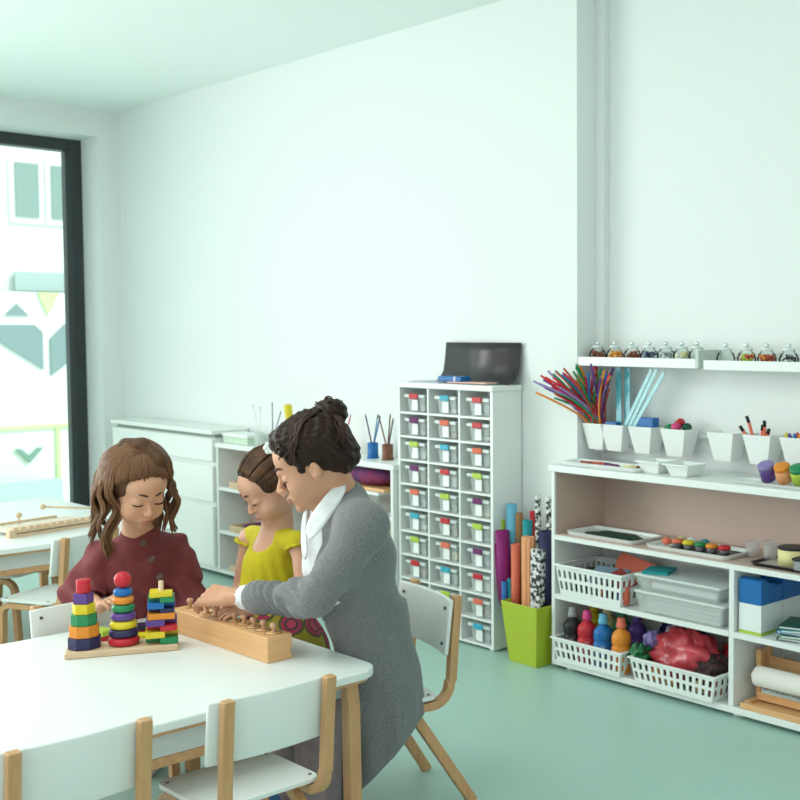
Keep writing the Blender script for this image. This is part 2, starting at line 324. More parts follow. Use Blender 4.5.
m = MB(); m.ball((0, 0, .045), (.17, .075, .045)); o = m.build('cloth_bundle', C('plum_cloth', (.25, .03, .10), .9, noise_amt=.5, scale=12, col2=(.05, .03, .12), bump=.8), loc=(-4.62, 3.31, .628)); tag(o, 'bundle of plum and navy cloth on the clear box in the open shelf', 'cloth')
tag(bx(-.15, .15, -.07, .07, 0, .016).build('wooden_board', PINE, loc=(-4.57, 3.31, .611)), 'thin wooden board under the plum cloth bundle', 'board')

# ================================================================ tall box tower
TX0, TX1, TY0, TY1, TH = -4.318, -3.665, 3.245, 3.41, 1.133
t = thing('box_tower', 'tall white tower of thirty small compartments against the wall', 'cabinet', (0, 0, 0))
xs = [TX0+.0, TX0+.218, TX0+.433, TX1]; 
for x in (TX0, TX1-.016): bx(x, x+.016, TY0, TY1, .0085, TH-.026).build('side_panel', WHITE, t)
for x in (xs[1], xs[2]): bx(x-.005, x+.005, TY0+.002, TY1-.0062, .0225, TH-.026).build('divider', WHITE, t)
bx(TX0-.006, TX1+.006, TY0-.006, TY1, TH-.0255, TH).build('top', WHITE, t, bevel=.004)
bx(TX0+.016, TX1-.016, TY1-.006, TY1-.0005, .01, TH-.03).build('back_panel', WHITE, t)
Z0, Z1 = .022, TH-.027; NR = 10; dz = (Z1-Z0)/NR
for i in range(NR): bx(TX0+.016, TX1-.016, TY0+.001, TY1-.006, Z0+i*dz-.009, Z0+i*dz).build('shelf_board', WHITE, t)
for x in (TX0+.03, TX1-.03):
    for y in (TY0+.03, TY1-.03): MB().cyl(.018, 0, .0083, 14, T(x, y, 0), r2=.024).build('foot', PLAST, t)
colr = {0: 'red purple lime purple orange cyan lime red cyan orange'.split(), 1: 'cyan orange cyan red lime red orange cyan lime purple'.split(), 2: 'red red coral lime purple lime purple red coral cyan'.split()}
CM = {'purple': 'plum', 'orange': 'coral', 'coral': 'coral'}
LBL = C('label_card', (.86, .9, .89), .6)
cont = ['grey', 'slate', 'butter', 'rust', 'tan', 'white', 'grey', 'lilac', 'white']
DY = -(.012)
protos = {}
bodyme = None
ords = ['top', 'second', 'third', 'fourth', 'fifth', 'sixth', 'seventh', 'eighth', 'ninth', 'bottom']
for c in range(3):
    for r in range(10):
        cn = CM.get(colr[c][r], colr[c][r]); xc = (xs[c]+xs[c+1])/2+.028; z = Z0+(9-r)*dz
        word = {'plum': 'purple', 'coral': 'orange', 'cyan': 'blue', 'lime': 'lime green', 'red': 'red'}[cn]
        t = thing('plastic_box', 'clear box with a %s clip, %s row of the %s tower column' % (word, ords[r], ('left', 'middle', 'right')[c]), 'box', (xc-.022, TY0+.075, z), 0, 'clear drawer boxes in the tower')
        if bodyme is None:
            m = MB(); M_ = None
            a0 = [(-.064, -.06), (.064, -.06), (.064, .06), (-.064, .06)]
            vs = [(x*.86, y*.9, .001) for x, y in a0]+[(x, y, .072) for x, y in a0]+[(x*.8, y*.84, .004) for x, y in a0]+[(x*.94, y*.94, .072) for x, y in a0]
            m.add(vs, [(0, 3, 2, 1), (0, 1, 5, 4), (1, 2, 6, 5), (2, 3, 7, 6), (3, 0, 4, 7), (8, 9, 10, 11), (8, 9, 13, 12), (9, 10, 14, 13), (10, 11, 15, 14), (11, 8, 12, 15), (4, 5, 13, 12), (5, 6, 14, 13), (6, 7, 15, 14), (7, 4, 12, 15)])
            b = m.build('body', CLEAR, t); bodyme = b.data
            m = MB(); m.box(-.071, .071, -.067, .064, .0725, .079); m.box(-.071, .071, -.0695, -.0675, .066, .079); l = m.build('lid', mat('clear_lid', (.85, .92, .9), .25, alpha=.6), t, bevel=.002); lidme = l.data
            lc = bx(-.020, .020, -.0665, -.0625, .008, .056).build('label_card', LBL, t); lm = lc.data
            k = MB().box(-.030, .030, -.077, -.070, .060, .084); k = k.build('clip', P(cn), t, bevel=.003); km = k.data
        else:
            for nm, me in (('body', bodyme), ('lid', lidme), ('label_card', lm)):
                o = bpy.data.objects.new(nm, me); COL.objects.link(o); o.parent = t
            k = MB().box(-.030, .030, -.077, -.070, .060, .084).build('clip', P(cn), t, bevel=.003)
        cc = cont[(c*5+r*7) % 9]
        hh = .012+.03*random.random()
        o = MB().box(-.048, .048, -.045, .045, .008, .008+hh).build('contents', C(cc+'_bits', PAL[cc], .8, noise_amt=.7, scale=60, col2=tuple(.4*v+.35 for v in PAL[cc]), bump=.8), t)
# things on the tower
n = 14; vs = []; fs = []
prof = [(3.402, TH+.178), (3.398, TH+.14), (3.392, TH+.09), (3.385, TH+.05), (3.365, TH+.022), (3.345, TH+.006), (3.325, TH+.003)]
prof2 = [(y-.003, z+.0015) for y, z in prof]
m = MB(); q = len(prof)
for x in (-4.155, -3.655): vs += [(x, y, z) for y, z in prof]+[(x, y, z) for y, z in prof2]
fs = []
for i in range(q-1): fs += [(i, i+1, 2*q+i+1, 2*q+i), (q+i, 3*q+i, 3*q+i+1, q+i+1), (i, q+i, q+i+1, i+1), (2*q+i, 2*q+i+1, 3*q+i+1, 3*q+i)]
fs += [(0, 2*q, 3*q, q), (q-1, 2*q-1, 4*q-1, 3*q-1)]
tag(m.add(vs, fs, True).build('black_card_sheet', C('black_card', (.035, .03, .033), .33)), 'large black card sheet curling up against the wall on the box tower', 'sheet')
t = thing('blue_folder', 'blue wallet lying on the tower in front of the black card', 'folder', (-3.98, 3.30, TH+.0095), .05)
bx(-.075, .075, -.03, .03, 0, .022).build('body', P('blue'), t, bevel=.004); bx(.03, .038, -.031, .031, .0, .0225).build('strap', P('white'), t)
tag(bx(-.11, .13, -.035, .04, 0, .005).build('paper_sheet', C('pink_paper', (.8, .5, .45), .7), loc=(-3.86, 3.29, TH+.0042), rotz=.06), 'pink papers under the blue wallet on the tower', 'paper')
tag(bx(-.12, .12, -.045, .045, 0, .004).build('paper_sheet', C('lilac_paper', (.5, .5, .62), .7), loc=(-4.14, 3.3, TH+.001), rotz=-.1), 'thin lilac paper at the left of the tower top', 'paper')

# ================================================================ green bin with rolls
t = thing('waste_bin', 'square lime green bin full of paper rolls between tower and shelf', 'bin', (-3.447, 3.287, 0), -.02)
def taper_box(z0, z1, a0, b0, a1, b1, wall=.004):
    m = MB(); c = [(-1, -1), (1, -1), (1, 1), (-1, 1)]
    vs = [(x*a0, y*b0, z0) for x, y in c]+[(x*a1, y*b1, z1) for x, y in c]+[(x*(a0-wall), y*(b0-wall), z0+wall) for x, y in c]+[(x*(a1-wall), y*(b1-wall), z1) for x, y in c]
    return m.add(vs, [(0, 3, 2, 1), (0, 1, 5, 4), (1, 2, 6, 5), (2, 3, 7, 6), (3, 0, 4, 7), (8, 9, 10, 11), (8, 9, 13, 12), (9, 10, 14, 13), (10, 11, 15, 14), (11, 8, 12, 15), (4, 5, 13, 12), (5, 6, 14, 13), (6, 7, 15, 14), (7, 4, 12, 15)])
taper_box(0, .252, .082, .078, .110, .10).build('body', C('lime_bin', (.42, .52, .03), .45), t, bevel=.004)
PATT = C('black_white_print', (.75, .75, .74), .6, noise_amt=.9, scale=70, col2=(.02, .02, .02))
BX, BY = -3.435, 3.275
def roll(name, px0, px1, pyt, y, c, lab, lean=0, mt=None, zb=.11, r=None, flat=False):
    """a roll standing in the bin: screen measurements fixed its place; top height and radius in metres"""
    a = at(px0, pyt, 1); b = at(px1, pyt, 1)
    k0 = y/a.y; p0 = Vector((0, 0, CAMH))+(a-Vector((0, 0, CAMH)))*k0; k1 = y/b.y; p1 = Vector((0, 0, CAMH))+(b-Vector((0, 0, CAMH)))*k1
    c3 = (p0+p1)/2; rr = r or (p1-p0).length/2*(.60 if flat else .84); L = c3.z-zb
    o = None; m = MB()
    n = 4 if flat else 18
    if flat: m.box(-rr, rr, -rr*.8, rr*.8, 0, L)
    else: m.lathe([(rr, 0), (rr, L), (rr*.75, L), (rr*.72, L-.03), (0, L-.03)], n)
    o = m.build(name, mt or P(c, .6)); lx = lean
    z = Vector((lx, 0, 1)).normalized(); x = Vector((1, 0, -lx)).normalized()
    o.matrix_basis = T(c3.x-lx*L, c3.y, zb) @ Matrix(((x.x, 0, z.x, 0), (0, 1, 0, 0), (x.z, 0, z.z, 0), (0, 0, 0, 1)))
    tag(o, lab, 'paper roll', 'rolls in the green bin'); return o
roll('paper_roll', 494, 497.5, 543, 3.262, 'magenta', 'thin magenta roll leaning out furthest left in the green bin', -.12, zb=.22)
roll('paper_roll', 496.5, 507.5, 530, 3.262, 'magenta', 'thick magenta roll in front of the lime one in the green bin', -.085, zb=.21)
roll('paper_roll', 498.5, 504, 519, 3.30, 'lime', 'lime roll peeking above the thick magenta roll', -.05, zb=.27)
roll('paper_roll', 502, 507, 581, 3.242, 'blue', 'white paper roll with a blue end below the magenta roll', -.03, mt=P('blue', .5), zb=.2)
roll('paper_roll', 507.5, 516, 504, 3.315, 'skyblue', 'tall light blue roll left of the brown one', 0)
roll('paper_roll', 507.5, 512, 578, 3.262, 'teal', 'dark teal roll in front of the tall light blue one', 0)
roll('paper_roll', 516, 522.5, 513, 3.33, 'tan', 'brown kraft paper roll behind the coral one', .02)
roll('paper_roll', 523.5, 531.5, 520, 3.315, 'teal', 'short teal roll behind the orange corrugated one', 0)
roll('paper_roll', 530, 534.5, 511, 3.34, 'red', 'narrow red roll beside the teal roll', -.03)
roll('paper_roll', 512, 519.5, 544, 3.262, 'coral', 'coral roll left of the orange corrugated one', 0)
m = MB(); pr = [(.031+.002*math.cos(a*9), a) for a in [2*PI*k/72 for k in range(72)]]
o = m.prism([(r*math.cos(a), r*.8*math.sin(a)) for r, a in pr], .03, .517, smooth=False).build('corrugated_card_roll', P('peach', .6), loc=(-3.468, 3.262, 0)); tag(o, 'orange corrugated card roll in the middle of the green bin', 'paper roll', 'rolls in the green bin')
roll('patterned_box', 531.5, 546.5, 549, 3.258, 'grey', 'square black and white patterned tube at the front right of the bin', .02, mt=PATT, flat=True)
roll('patterned_roll', 535.5, 540.5, 496, 3.32, 'grey', 'tall patterned black and white roll, the left one of two', 0, mt=PATT)
roll('patterned_roll', 546.5, 551, 497, 3.33, 'grey', 'tall patterned black and white roll nearest the shelf', 0, mt=PATT)
roll('black_roll', 540, 553, 531, 3.295, 'black', 'thick black roll behind the square patterned tube', .0, mt=P('navy', .7))

# ================================================================ right shelf
FX0, FX1, FY0, FY1 = -3.325, -1.75, 3.255, 3.555
t = thing('storage_shelf', 'long white storage shelf with beige compartments on the right', 'shelf', (0, 0, 0))
m = MB()
m.box(FX0, FX0+.018, FY0, FY1, .018, .80); m.build('side_panel', WHITE, t, bevel=.002); bx(FX1-.018, FX1, FY0, FY1, .018, .80).build('side_panel', WHITE, t, bevel=.002)
bx(-2.437, -2.415, FY0, FY1-.01, .0425, .527).build('divider', WHITE, t, bevel=.002)
bx(FX0-.012, FX1+.01, FY0-.006, FY1, .8005, .827).build('top', WHITE, t, bevel=.003)
m = MB(); m.box(FX0+.0185, FX1-.0185, FY0, FY1-.01, .5275, .546); m.build('shelf_board', WHITE, t)
m = MB(); m.box(FX0+.0185, FX1-.0185, FY0+.004, FY1-.01, .5465, .5485); m.box(FX0+.0185, FX0+.0205, FY0+.008, FY1-.01, .549, .799); m.build('beige_lining', BEIGE, t)
bx(FX0+.0185, FX1-.0185, FY1-.0095, FY1, .549, .799).build('back_panel', BEIGE, t); bx(FX0+.0185, FX1-.0185, FY1-.0095, FY1, .0425, .527).build('back_panel', WHITE, t)
for x0, x1 in ((FX0+.0185, -2.4375), (-2.4145, FX1-.0185)): bx(x0, x1, FY0, FY1-.01, .288, .308).build('shelf_board', WHITE, t)
bx(FX0+.0185, FX1-.0185, FY0, FY1, .018, .042).build('base_board', WHITE, t, bevel=.002)
for x in (-3.25, -2.42, -1.85):
    for y in (3.30, 3.5): MB().cyl(.022, 0, .0178, 16, T(x, y, 0), r2=.028).build('foot', PLAST, t)

def basket(name, label, x0, x1, y0, y1, z, h, n, group='white slotted baskets'):
    t = thing(name, label, 'basket', ((x0+x1)/2, (y0+y1)/2, z), 0, group); a = (x1-x0)/2; b = (y1-y0)/2; m = MB()
    e = .004
    def wall(L, tr, n):   # slotted wall along local x at y=0
        m2 = MB(); rows = [(0, h*.2), (h*.46, h*.58), (h*.82, h*.93)]
        for z0, z1 in rows: m2.box(-L, L, -e/2, e/2, z0, z1)
        step = 2*L/n
        for i in range(n+1):
            xc = -L+i*step; ww = step*.25
            for z0, z1 in ((h*.2, h*.46), (h*.58, h*.82)): m2.box(max(-L, xc-ww), min(L, xc+ww), -e/2, e/2, z0, z1)
        m.add([tuple(tr @ Vector(v)) for v in m2.v], m2.f)
    wall(a, T(0, -b, 0), n); wall(a, T(0, b, 0), n); nb = max(3, int(n*b/a)); wall(b, T(-a, 0, 0) @ RZ(PI/2), nb); wall(b, T(a, 0, 0) @ RZ(PI/2), nb)
    m.box(-a, a, -b, b, 0, e)
    def tp(v): k = .90+.10*v[2]/h; return (v[0]*k, v[1]*k, v[2])
    m.v = [tp(v) for v in m.v]; m.build('body', PLAST, t)
    m = MB(); R_ = .009
    for y in (-b, b): m.box(-a-R_, a+R_, y-R_*.8, y+R_*.8, h*.93, h)
    for x in (-a, a): m.box(x-R_*.8, x+R_*.8, -b+R_, b-R_, h*.93, h)
    m.build('rim', PLAST, t, bevel=.003); return t
basket('plastic_basket', 'white slotted basket with an orange folder, upper left compartment', -3.29, -2.935, 3.245, 3.48, .3085, .125, 12)
basket('plastic_basket', 'white slotted basket holding the row of paint bottles', -3.295, -2.925, 3.23, 3.475, .0425, .098, 12)
basket('plastic_basket', 'white slotted basket holding the crumpled red bag', -2.875, -2.475, 3.225, 3.47, .0425, .098, 13)

def bottle(x, y, c, cap, lab, z=.0475, s=1.12):
    t = thing('paint_bottle', lab, 'bottle', (x, y, z), 0, 'paint bottles in the lower left basket')
    MB().lathe([(r*s, h*s) for r, h in [(.0, 0), (.031, 0), (.034, .005), (.034, .006), (.034, .088), (.031, .093), (.031, .098), (.034, .103), (.034, .122), (.033, .128), (.029, .136), (.019, .146), (.013, .150), (.0125, .155)]], 24).build('body', P(c, .28), t)
    MB().lathe([(r*s, h*s) for r, h in [(.0165, .1555), (.017, .157), (.017, .170), (.0155, .172), (.0145, .1725), (.014, .186), (.012, .189), (0, .189)]], 18).build('cap', P(cap, .4), t)
    a = [-.9+1.8*k/8 for k in range(9)]; vs = []
    for zz in (.03, .085): vs += [(.0338*s*math.sin(q), -.0338*s*math.cos(q), zz*s) for q in a]
    MB().add(vs, [(k, k+1, 9+k+1, 9+k) for k in range(8)], True).build('label_band', P('white'), t)
for px_x, c, cap, w_ in ((-3.235, 'black', 'grey', 'black'), (-3.155, 'red', 'pink', 'red'), (-3.068, 'blue', 'skyblue', 'blue'), (-2.972, 'orange', 'coral', 'orange')):
    bottle(px_x, 3.285, c, cap, '%s paint bottle in the front row of the lower left basket' % w_)
for x, c, w_ in ((-3.235, 'yellow', 'yellow'), (-3.16, 'butter', 'cream'), (-3.08, 'green', 'green'), (-3.0, 'purple', 'purple')): bottle(x, 3.41, c, c, '%s paint bottle in the back row behind the others' % w_)

def crumple(name, label, cat, loc, r, m_, amp=.3, fr=14, seed=0, n=20, group=None):
    m = MB(); m.ball((0, 0, 0), r, n)
    vs = []
    for v in m.v:
        p = Vector(v); q = Vector((p.x/r[0], p.y/r[1], p.z/r[2]))
        k = 1+amp*(noise.noise(q*2.2+Vector((seed, 0, 0)))+.6*abs(noise.noise(q*5+Vector((0, seed, 0))))-.2); vs.append(tuple(p*k))
    m.v = vs; o = m.build(name, m_, loc=loc); return tag(o, label, cat, group)
REDBAG = mat('red_film', (.62, .07, .09), .25, noise_amt=.4, scale=12, col2=(.30, .02, .03), bump=.6)
crumple('plastic_bag', 'crumpled translucent red plastic bag bulging out of the right basket', 'bag', (-2.69, 3.33, .150), (.15, .09, .10), REDBAG, .35, seed=3, n=28)
crumple('fabric_bundle', 'dark brown mesh cloth at the right of the red bag', 'cloth', (-2.56, 3.33, .122), (.07, .075, .065), C('dark_mesh_cloth', (.06, .02, .025), .8, noise_amt=.7, scale=60, col2=(.015, .01, .01), bump=.7), .3, seed=5)
crumple('yarn_ball', 'lilac yarn ball at the left of the red bag', 'yarn', (-2.862, 3.35, .178), (.045, .04, .04), C('lilac_yarn', PAL['lilac'], .9, noise_amt=.6, scale=60, col2=(.08, .07, .22), bump=.9), .15, seed=8)
crumple('clear_bag', 'crumpled clear plastic bag behind the lilac yarn', 'bag', (-2.80, 3.42, .19), (.06, .05, .05), C('clear_film', (.6, .58, .62), .2, noise_amt=.7, scale=30, col2=(.25, .22, .3), bump=.8), .4, seed=9)
crumple('tinsel_bundle', 'green tinsel at the left end of the right basket', 'tinsel', (-2.87, 3.28, .132), (.045, .04, .045), C('green_tinsel', (.01, .22, .06), .4, noise_amt=.8, scale=70, col2=(.0, .05, .02), bump=1), .4, seed=11)
crumple('fabric_bundle', 'navy cloth behind the red bag in the lower compartment', 'cloth', (-2.84, 3.50, .175), (.12, .03, .07), C('navy_cloth', (.02, .02, .10), .9, bump=.4), .3, seed=13)
crumple('fabric_bundle', 'red cloth behind the dark mesh cloth', 'cloth', (-2.54, 3.45, .16), (.07, .05, .055), C('red_cloth', (.5, .02, .03), .9, bump=.4), .3, seed=15)
for k, (x, y, c) in enumerate(((-2.80, 3.29, 'orange'), (-2.72, 3.285, 'yellow'), (-2.65, 3.285, 'green'), (-2.58, 3.285, 'butter'), (-2.52, 3.285, 'rust'))): crumple('craft_scrap', '%s craft scrap at the bottom of the right basket' % c, 'craft scrap', (x, y, .076), (.03, .02, .028), P(c), .3, seed=20+k, n=10, group='scraps in the right basket')
# upper left basket contents
def book(name, label, cat, loc, sx, sy, h, c, R_=None, group=None, pages=True):
    t = thing(name, label, cat, loc, 0, group); M_ = R_ or Matrix.Identity(4); t.matrix_basis = T(*loc) @ M_
    bx(-sx, sx, -sy, sy, 0, h*.15).build('cover', P(c, .5), t); bx(-sx, sx, -sy, sy, h*.85, h).build('cover', P(c, .5), t); bx(-sx, -sx+.003, -sy, sy, h*.15, h*.85).build('spine', P(c, .5), t)
    if pages: bx(-sx+.003, sx-.003, -sy+.003, sy-.003, h*.15, h*.85).build('pages', P('white', .8), t)
    return t
t = thing('orange_folder', 'orange folder with a yellow round sticker standing in the upper left basket', 'folder', (-2.985, 3.39, .375), 0); t.matrix_basis = T(-3.02, 3.40, .36) @ RY(-.0) @ RX(-.5)
MB().prism([(-.11, 0), (.11, 0), (.11, .09), (.075, .10), (-.10, .125), (-.115, .10)], -.006, .006, RX(PI/2)).build('cover', P('coral', .5), t, bevel=.002); MB().prism([(.045*math.cos(a)+.045, .04*math.sin(a)+.0) for a in [PI*k/12 for k in range(13)]], .0065, .008, RX(PI/2)).build('sticker', P('yellow'), t)
book('small_book', 'blue grey card leaning in the upper left basket', 'card', (-3.06, 3.31, .405), .075, .05, .006, 'slate', RY(.15) @ RX(.4) @ RZ(.3), pages=False)
book('small_book', 'dark card lying in the upper left basket', 'card', (-3.17, 3.37, .39), .08, .06, .01, 'black', RZ(.2))
book('small_book', 'red card leaning at the right end of the upper left basket', 'card', (-2.985, 3.30, .40), .05, .04, .006, 'rust', RY(.5) @ RX(.3), pages=False)
for k, (x, c) in enumerate(((-3.22, 'black'), (-3.17, 'darkgreen'), (-3.12, 'grey'), (-3.07, 'orange'), (-3.03, 'black'), (-2.98, 'blue'), (-2.95, 'coral'))):
    tag(MB().cyl(.016, .315, .385, 12).build('glue_pot', P(c), loc=(x, 3.285, 0)), '%s pot seen through the slots of the upper left basket' % c, 'pot', 'pots in the upper basket')
# clear storage container stack
t = thing('clear_container', 'large clear container of papers in the middle of the shelf', 'container', (-2.66, 3.37, .3085))
taper_box(0, .075, .19, .115, .205, .125).build('body', CLEAR, t, bevel=.004); bx(-.21, .21, -.13, .13, .0755, .085).build('lid', mat('clear_lid2', (.84, .9, .88), .25, alpha=.7), t, bevel=.003)
t = thing('clear_container', 'shallow clear container on top of the large one', 'container', (-2.67, 3.37, .3945))
taper_box(0, .05, .18, .11, .195, .12).build('body', CLEAR, t, bevel=.004); bx(-.20, .20, -.125, .125, .0505, .06).build('lid', mat('clear_lid2', (1, 1, 1)), t, bevel=.003)
for k in range(4): tag(bx(-.17, .17, -.10, .10, 0, .014).build('paper_stack', C('grey_paper', (.55, .55, .55), .8), loc=(-2.66, 3.37, .3135+k*.0155), rotz=.01*k), 'grey papers stacked inside the large clear container', 'paper', 'papers in the clear container')
tag(bx(-.15, .15, -.08, .08, 0, .02).build('paper_stack', P('white', .7), loc=(-2.67, 3.37, .4)), 'white papers in the shallow clear container', 'paper')
tag(bx(-.05, .05, -.08, .04, 0, .01).build('paper_card', P('teal'), loc=(-2.82, 3.34, .4555), rotz=.4), 'small teal card on the shallow container', 'card')
# right compartment
def mag_box(y, lab):
    t = thing('magazine_file', lab, 'box file', (-2.357, y, .3085), 0, 'blue and white box files')
    bx(-.047, .047, -.064, .064, 0, .01).build('base', P('lime'), t); bx(-.047, .047, -.064, .064, .0105, .105).build('lower_body', P('white'), t)
    MB().prism([(-.064, .1055), (.064, .1055), (.064, .165), (.03, .165), (.01, .175), (-.02, .18), (-.04, .195), (-.064, .19)], -.047, .047, Matrix(((0, 0, 1, 0), (1, 0, 0, 0), (0, 1, 0, 0), (0, 0, 0, 1)))).build('upper_body', P('blue'), t)
mag_box(3.335, 'blue and white box file with a lime base beside the divider, the front one'); mag_box(3.468, 'blue and white box file standing behind the first')
for k, (c, dz_, ang) in enumerate((('navy', 0, .2), ('green', .0105, .35), ('blue', .021, .1), ('teal', .0315, .45), ('darkgreen', .042, .3))): book('picture_book', '%s picture book, %s in the small pile by the box files' % (c, ('lowest', 'second', 'third', 'fourth', 'topmost')[k]), 'book', (-2.17, 3.36, .309+dz_), .09, .075, .01, c, RZ(ang), 'picture books in the pile')
t = thing('paper_roll_stand', 'pine wooden paper roll stand in the lower right compartment', 'stand', (-2.09, 3.385, .0425))
for x in (-.30, .28):
    m = MB(); m.box(x, x+.022, -.03, -.005, 0, .19); m.build('upright', PINE, t, bevel=.002); bx(x, x+.022, .02, .045, 0, .19).build('upright', PINE, t, bevel=.002); bx(x, x+.022, -.10, -.031, 0, .022).build('foot', PINE, t, bevel=.002)
MB().prism([(-.277, .115), (.277, .115), (.277, .15), (-.05, .15), (-.07, .16), (-.277, .16)], -.012, .0, T(0, .02, 0) @ RX(PI/2)).build('back_rail', PINE, t)
bx(-.277, .28, -.055, -.04, .02, .05).build('front_rail', PINE, t, bevel=.002); bx(-.30, .30, -.125, -.1005, .0, .02).build('base_rail', PINE, t, bevel=.002); bx(-.277, .28, -.10, -.03, .001, .012).build('base_board', PINE, t)
m = MB(); m.box(-.25, .28, -.066, -.056, .052, .062)
for k in range(40): m.box(-.25+k*.0132, -.25+k*.0132+.008, -.066, -.056, .0625, .068)
m.build('serrated_cutter', C('cutter_steel', (.6, .6, .6), .3, metal=.8), t)
t = thing('paper_roll', 'thick roll of white paper held in the wooden stand', 'paper roll', (-2.37, 3.31, .155)); 
MB().lathe([(.0, 0), (.012, 0), (.012, .02), (.036, .0201), (.036, .52), (.0, .52)], 28, RY(PI/2)).build('roll', C('paper_white', (.78, .76, .70), .8), t)

# trays on mid level and top
def tray(name, label, x0, x1, y0, y1, z, h=.016, m_=PLAST, group=None, rot=0):
    t = thing(name, label, 'tray', ((x0+x1)/2, (y0+y1)/2, z), rot, group); a = (x1-x0)/2; b = (y1-y0)/2
    MB().prism(rrect(-a+.012, a-.012, -b+.012, b-.012, .02), 0, .004).build('base', m_, t)
    o = rrect(-a+.01, a-.01, -b+.01, b-.01, .02); e = rrect(-a, a, -b, b, .028); i = rrect(-a+.008, a-.008, -b+.008, b-.008, .022); j = rrect(-a+.014, a-.014, -b+.014, b-.014, .018); n = len(o); m = MB()
    vs = [(x, y, .001) for x, y in o]+[(x, y, h) for x, y in e]+[(x, y, h) for x, y in i]+[(x, y, .0045) for x, y in j]
    fs = []
    for q in range(3):
        for k in range(n): fs.append((q*n+k, q*n+(k+1) % n, (q+1)*n+(k+1) % n, (q+1)*n+k))
    m.add(vs, fs).build('rim', m_, t); return t
tray('plastic_tray', 'white tray of dark green beads on the middle level, left', -3.27, -2.90, 3.27, 3.46, .549)
crumple('bead_layer', 'dark green beads spread in the left tray', 'beads', (-3.08, 3.365, .5545), (.14, .07, .008), C('dark_green_beads', (.01, .09, .05), .5, noise_amt=.8, scale=120, col2=(.005, .02, .015), bump=1), .2, seed=31)['kind'] = 'stuff'
tray('plastic_tray', 'white tray of small paint pots on the middle level', -2.85, -2.46, 3.27, 3.45, .549)
tag(bx(-.13, .15, -.05, .05, 0, .003).build('dark_mat', P('black', .6), loc=(-2.63, 3.37, .554)), 'dark mat under the small paint pots', 'mat')
def pot(x, y, c, lab):
    t = thing('paint_pot', lab, 'pot', (x, y, .5575), 0, 'small paint pots in the tray'); MB().lathe([(.018, 0), (.02, .018)], 16).build('body', C('smoke_plastic', (.12, .12, .14), .3), t); MB().lathe([(.024, .0185), (.024, .026), (.018, .032), (0, .033)], 16).build('lid', P(c, .4), t)
for k, (x, c) in enumerate(((-2.73, 'coral'), (-2.68, 'yellow'), (-2.625, 'green'), (-2.575, 'orange'), (-2.52, 'red'))): pot(x, 3.33+.002*k, c, 'small paint pot with a %s lid in the tray' % c)
for k, (x, y, c) in enumerate(((-2.76, 3.38, 'butter'), (-2.72, 3.40, 'white'), (-2.79, 3.34, 'coral'), (-2.66, 3.40, 'teal'))): crumple('craft_scrap', '%s scrap at the left back of the paint pot tray' % c, 'craft scrap', (x, y, .573), (.022, .018, .014), P(c), .3, seed=40+k, n=10, group='scraps in the pot tray')
for x, y, lb in ((-2.44, 3.40, 'left'), (-2.39, 3.44, 'rear'), (-2.35, 3.38, 'right')):
    o = MB().lathe([(.02, 0), (.028, .06), (.0265, .06), (.0185, .002), (0, .002)], 20).build('plastic_cup', mat('cup_clear', (.78, .74, .72), .2, alpha=.3), loc=(x, y, .549)); tag(o, 'clear plastic cup between the pot tray and dark tray, the %s one of three' % lb, 'cup', 'clear cups')
tray('black_tray', 'flat black tray at the right of the middle level', -2.37, -2.05, 3.27, 3.45, .549, .012, P('black', .4)); 
tag(bx(-.1, .1, -.06, .06, 0, .003).build('pencil_sheet', C('sheet_grey', (.45, .4, .38), .7), loc=(-2.24, 3.36, .554)), 'grey brown sheet lying in the black tray', 'paper')
t = thing('tape_roll', 'pale yellow tin standing on the black tray', 'tin', (-2.235, 3.35, .5575)); MB().cyl(.052, 0, .055, 28).build('body', P('butter', .5), t); MB().lathe([(.053, .0555), (.053, .062), (.04, .062), (0, .0615)], 28).build('lid', P('black', .5), t)
t = thing('clasp_box', 'grey box with a black lid at the right frame edge', 'box', (-2.13, 3.31, .5575)); bx(-.05, .06, -.04, .04, 0, .032).build('body', P('grey'), t, bevel=.003); bx(-.055, .065, -.045, .045, .0325, .042).build('lid', P('black', .5), t, bevel=.003)
# top of the shelf
tray('plastic_tray', 'long white tray with pens on the top left of the shelf', -3.30, -2.88, 3.27, 3.39, .8275)
for k, (x, y, c) in enumerate(((-3.20, 3.33, 'rust'), (-3.16, 3.345, 'coral'), (-3.09, 3.34, 'plum'), (-3.05, 3.325, 'plum'), (-2.97, 3.33, 'butter'), (-2.94, 3.34, 'brown'))):
    t = thing('crayon', '%s crayon lying in the long top tray, %s from the left' % (c, ('first', 'second', 'third', 'fourth', 'fifth', 'sixth')[k]), 'crayon', (x, y, .839), .3*math.sin(k*2), 'crayons in the top tray'); MB().tube([(-.03, 0, 0), (.025, 0, 0)], .0065, 8).build('wrapper', P(c, .6), t); MB().tube([(.0251, 0, 0), (.035, 0, 0)], [.006, .002], 8).build('tip', P(c, .5), t)
for x, y, lab in ((-2.845, 3.345, 'small white square bowl on the shelf top below the fourth pot'), (-2.70, 3.335, 'small white square bowl on the shelf top, the right one')):
    t = thing('square_bowl', lab, 'bowl', (x, y, .8275), 0, 'small square bowls'); taper_box(0, .045, .038, .038, .055, .055, .003).build('body', PLAST, t, bevel=.002); m = MB(); m.box(-.061, -.055, -.061, .061, .041, .046); m.box(.055, .061, -.061, .061, .041, .046); m.box(-.055, .055, -.061, -.055, .041, .046); m.box(-.055, .055, .055, .061, .041, .046); m.build('rim', PLAST, t)
tray('plastic_tray', 'white tray carrying the row of dough tubs on the shelf top', -2.46, -1.95, 3.28, 3.39, .8275, .01)
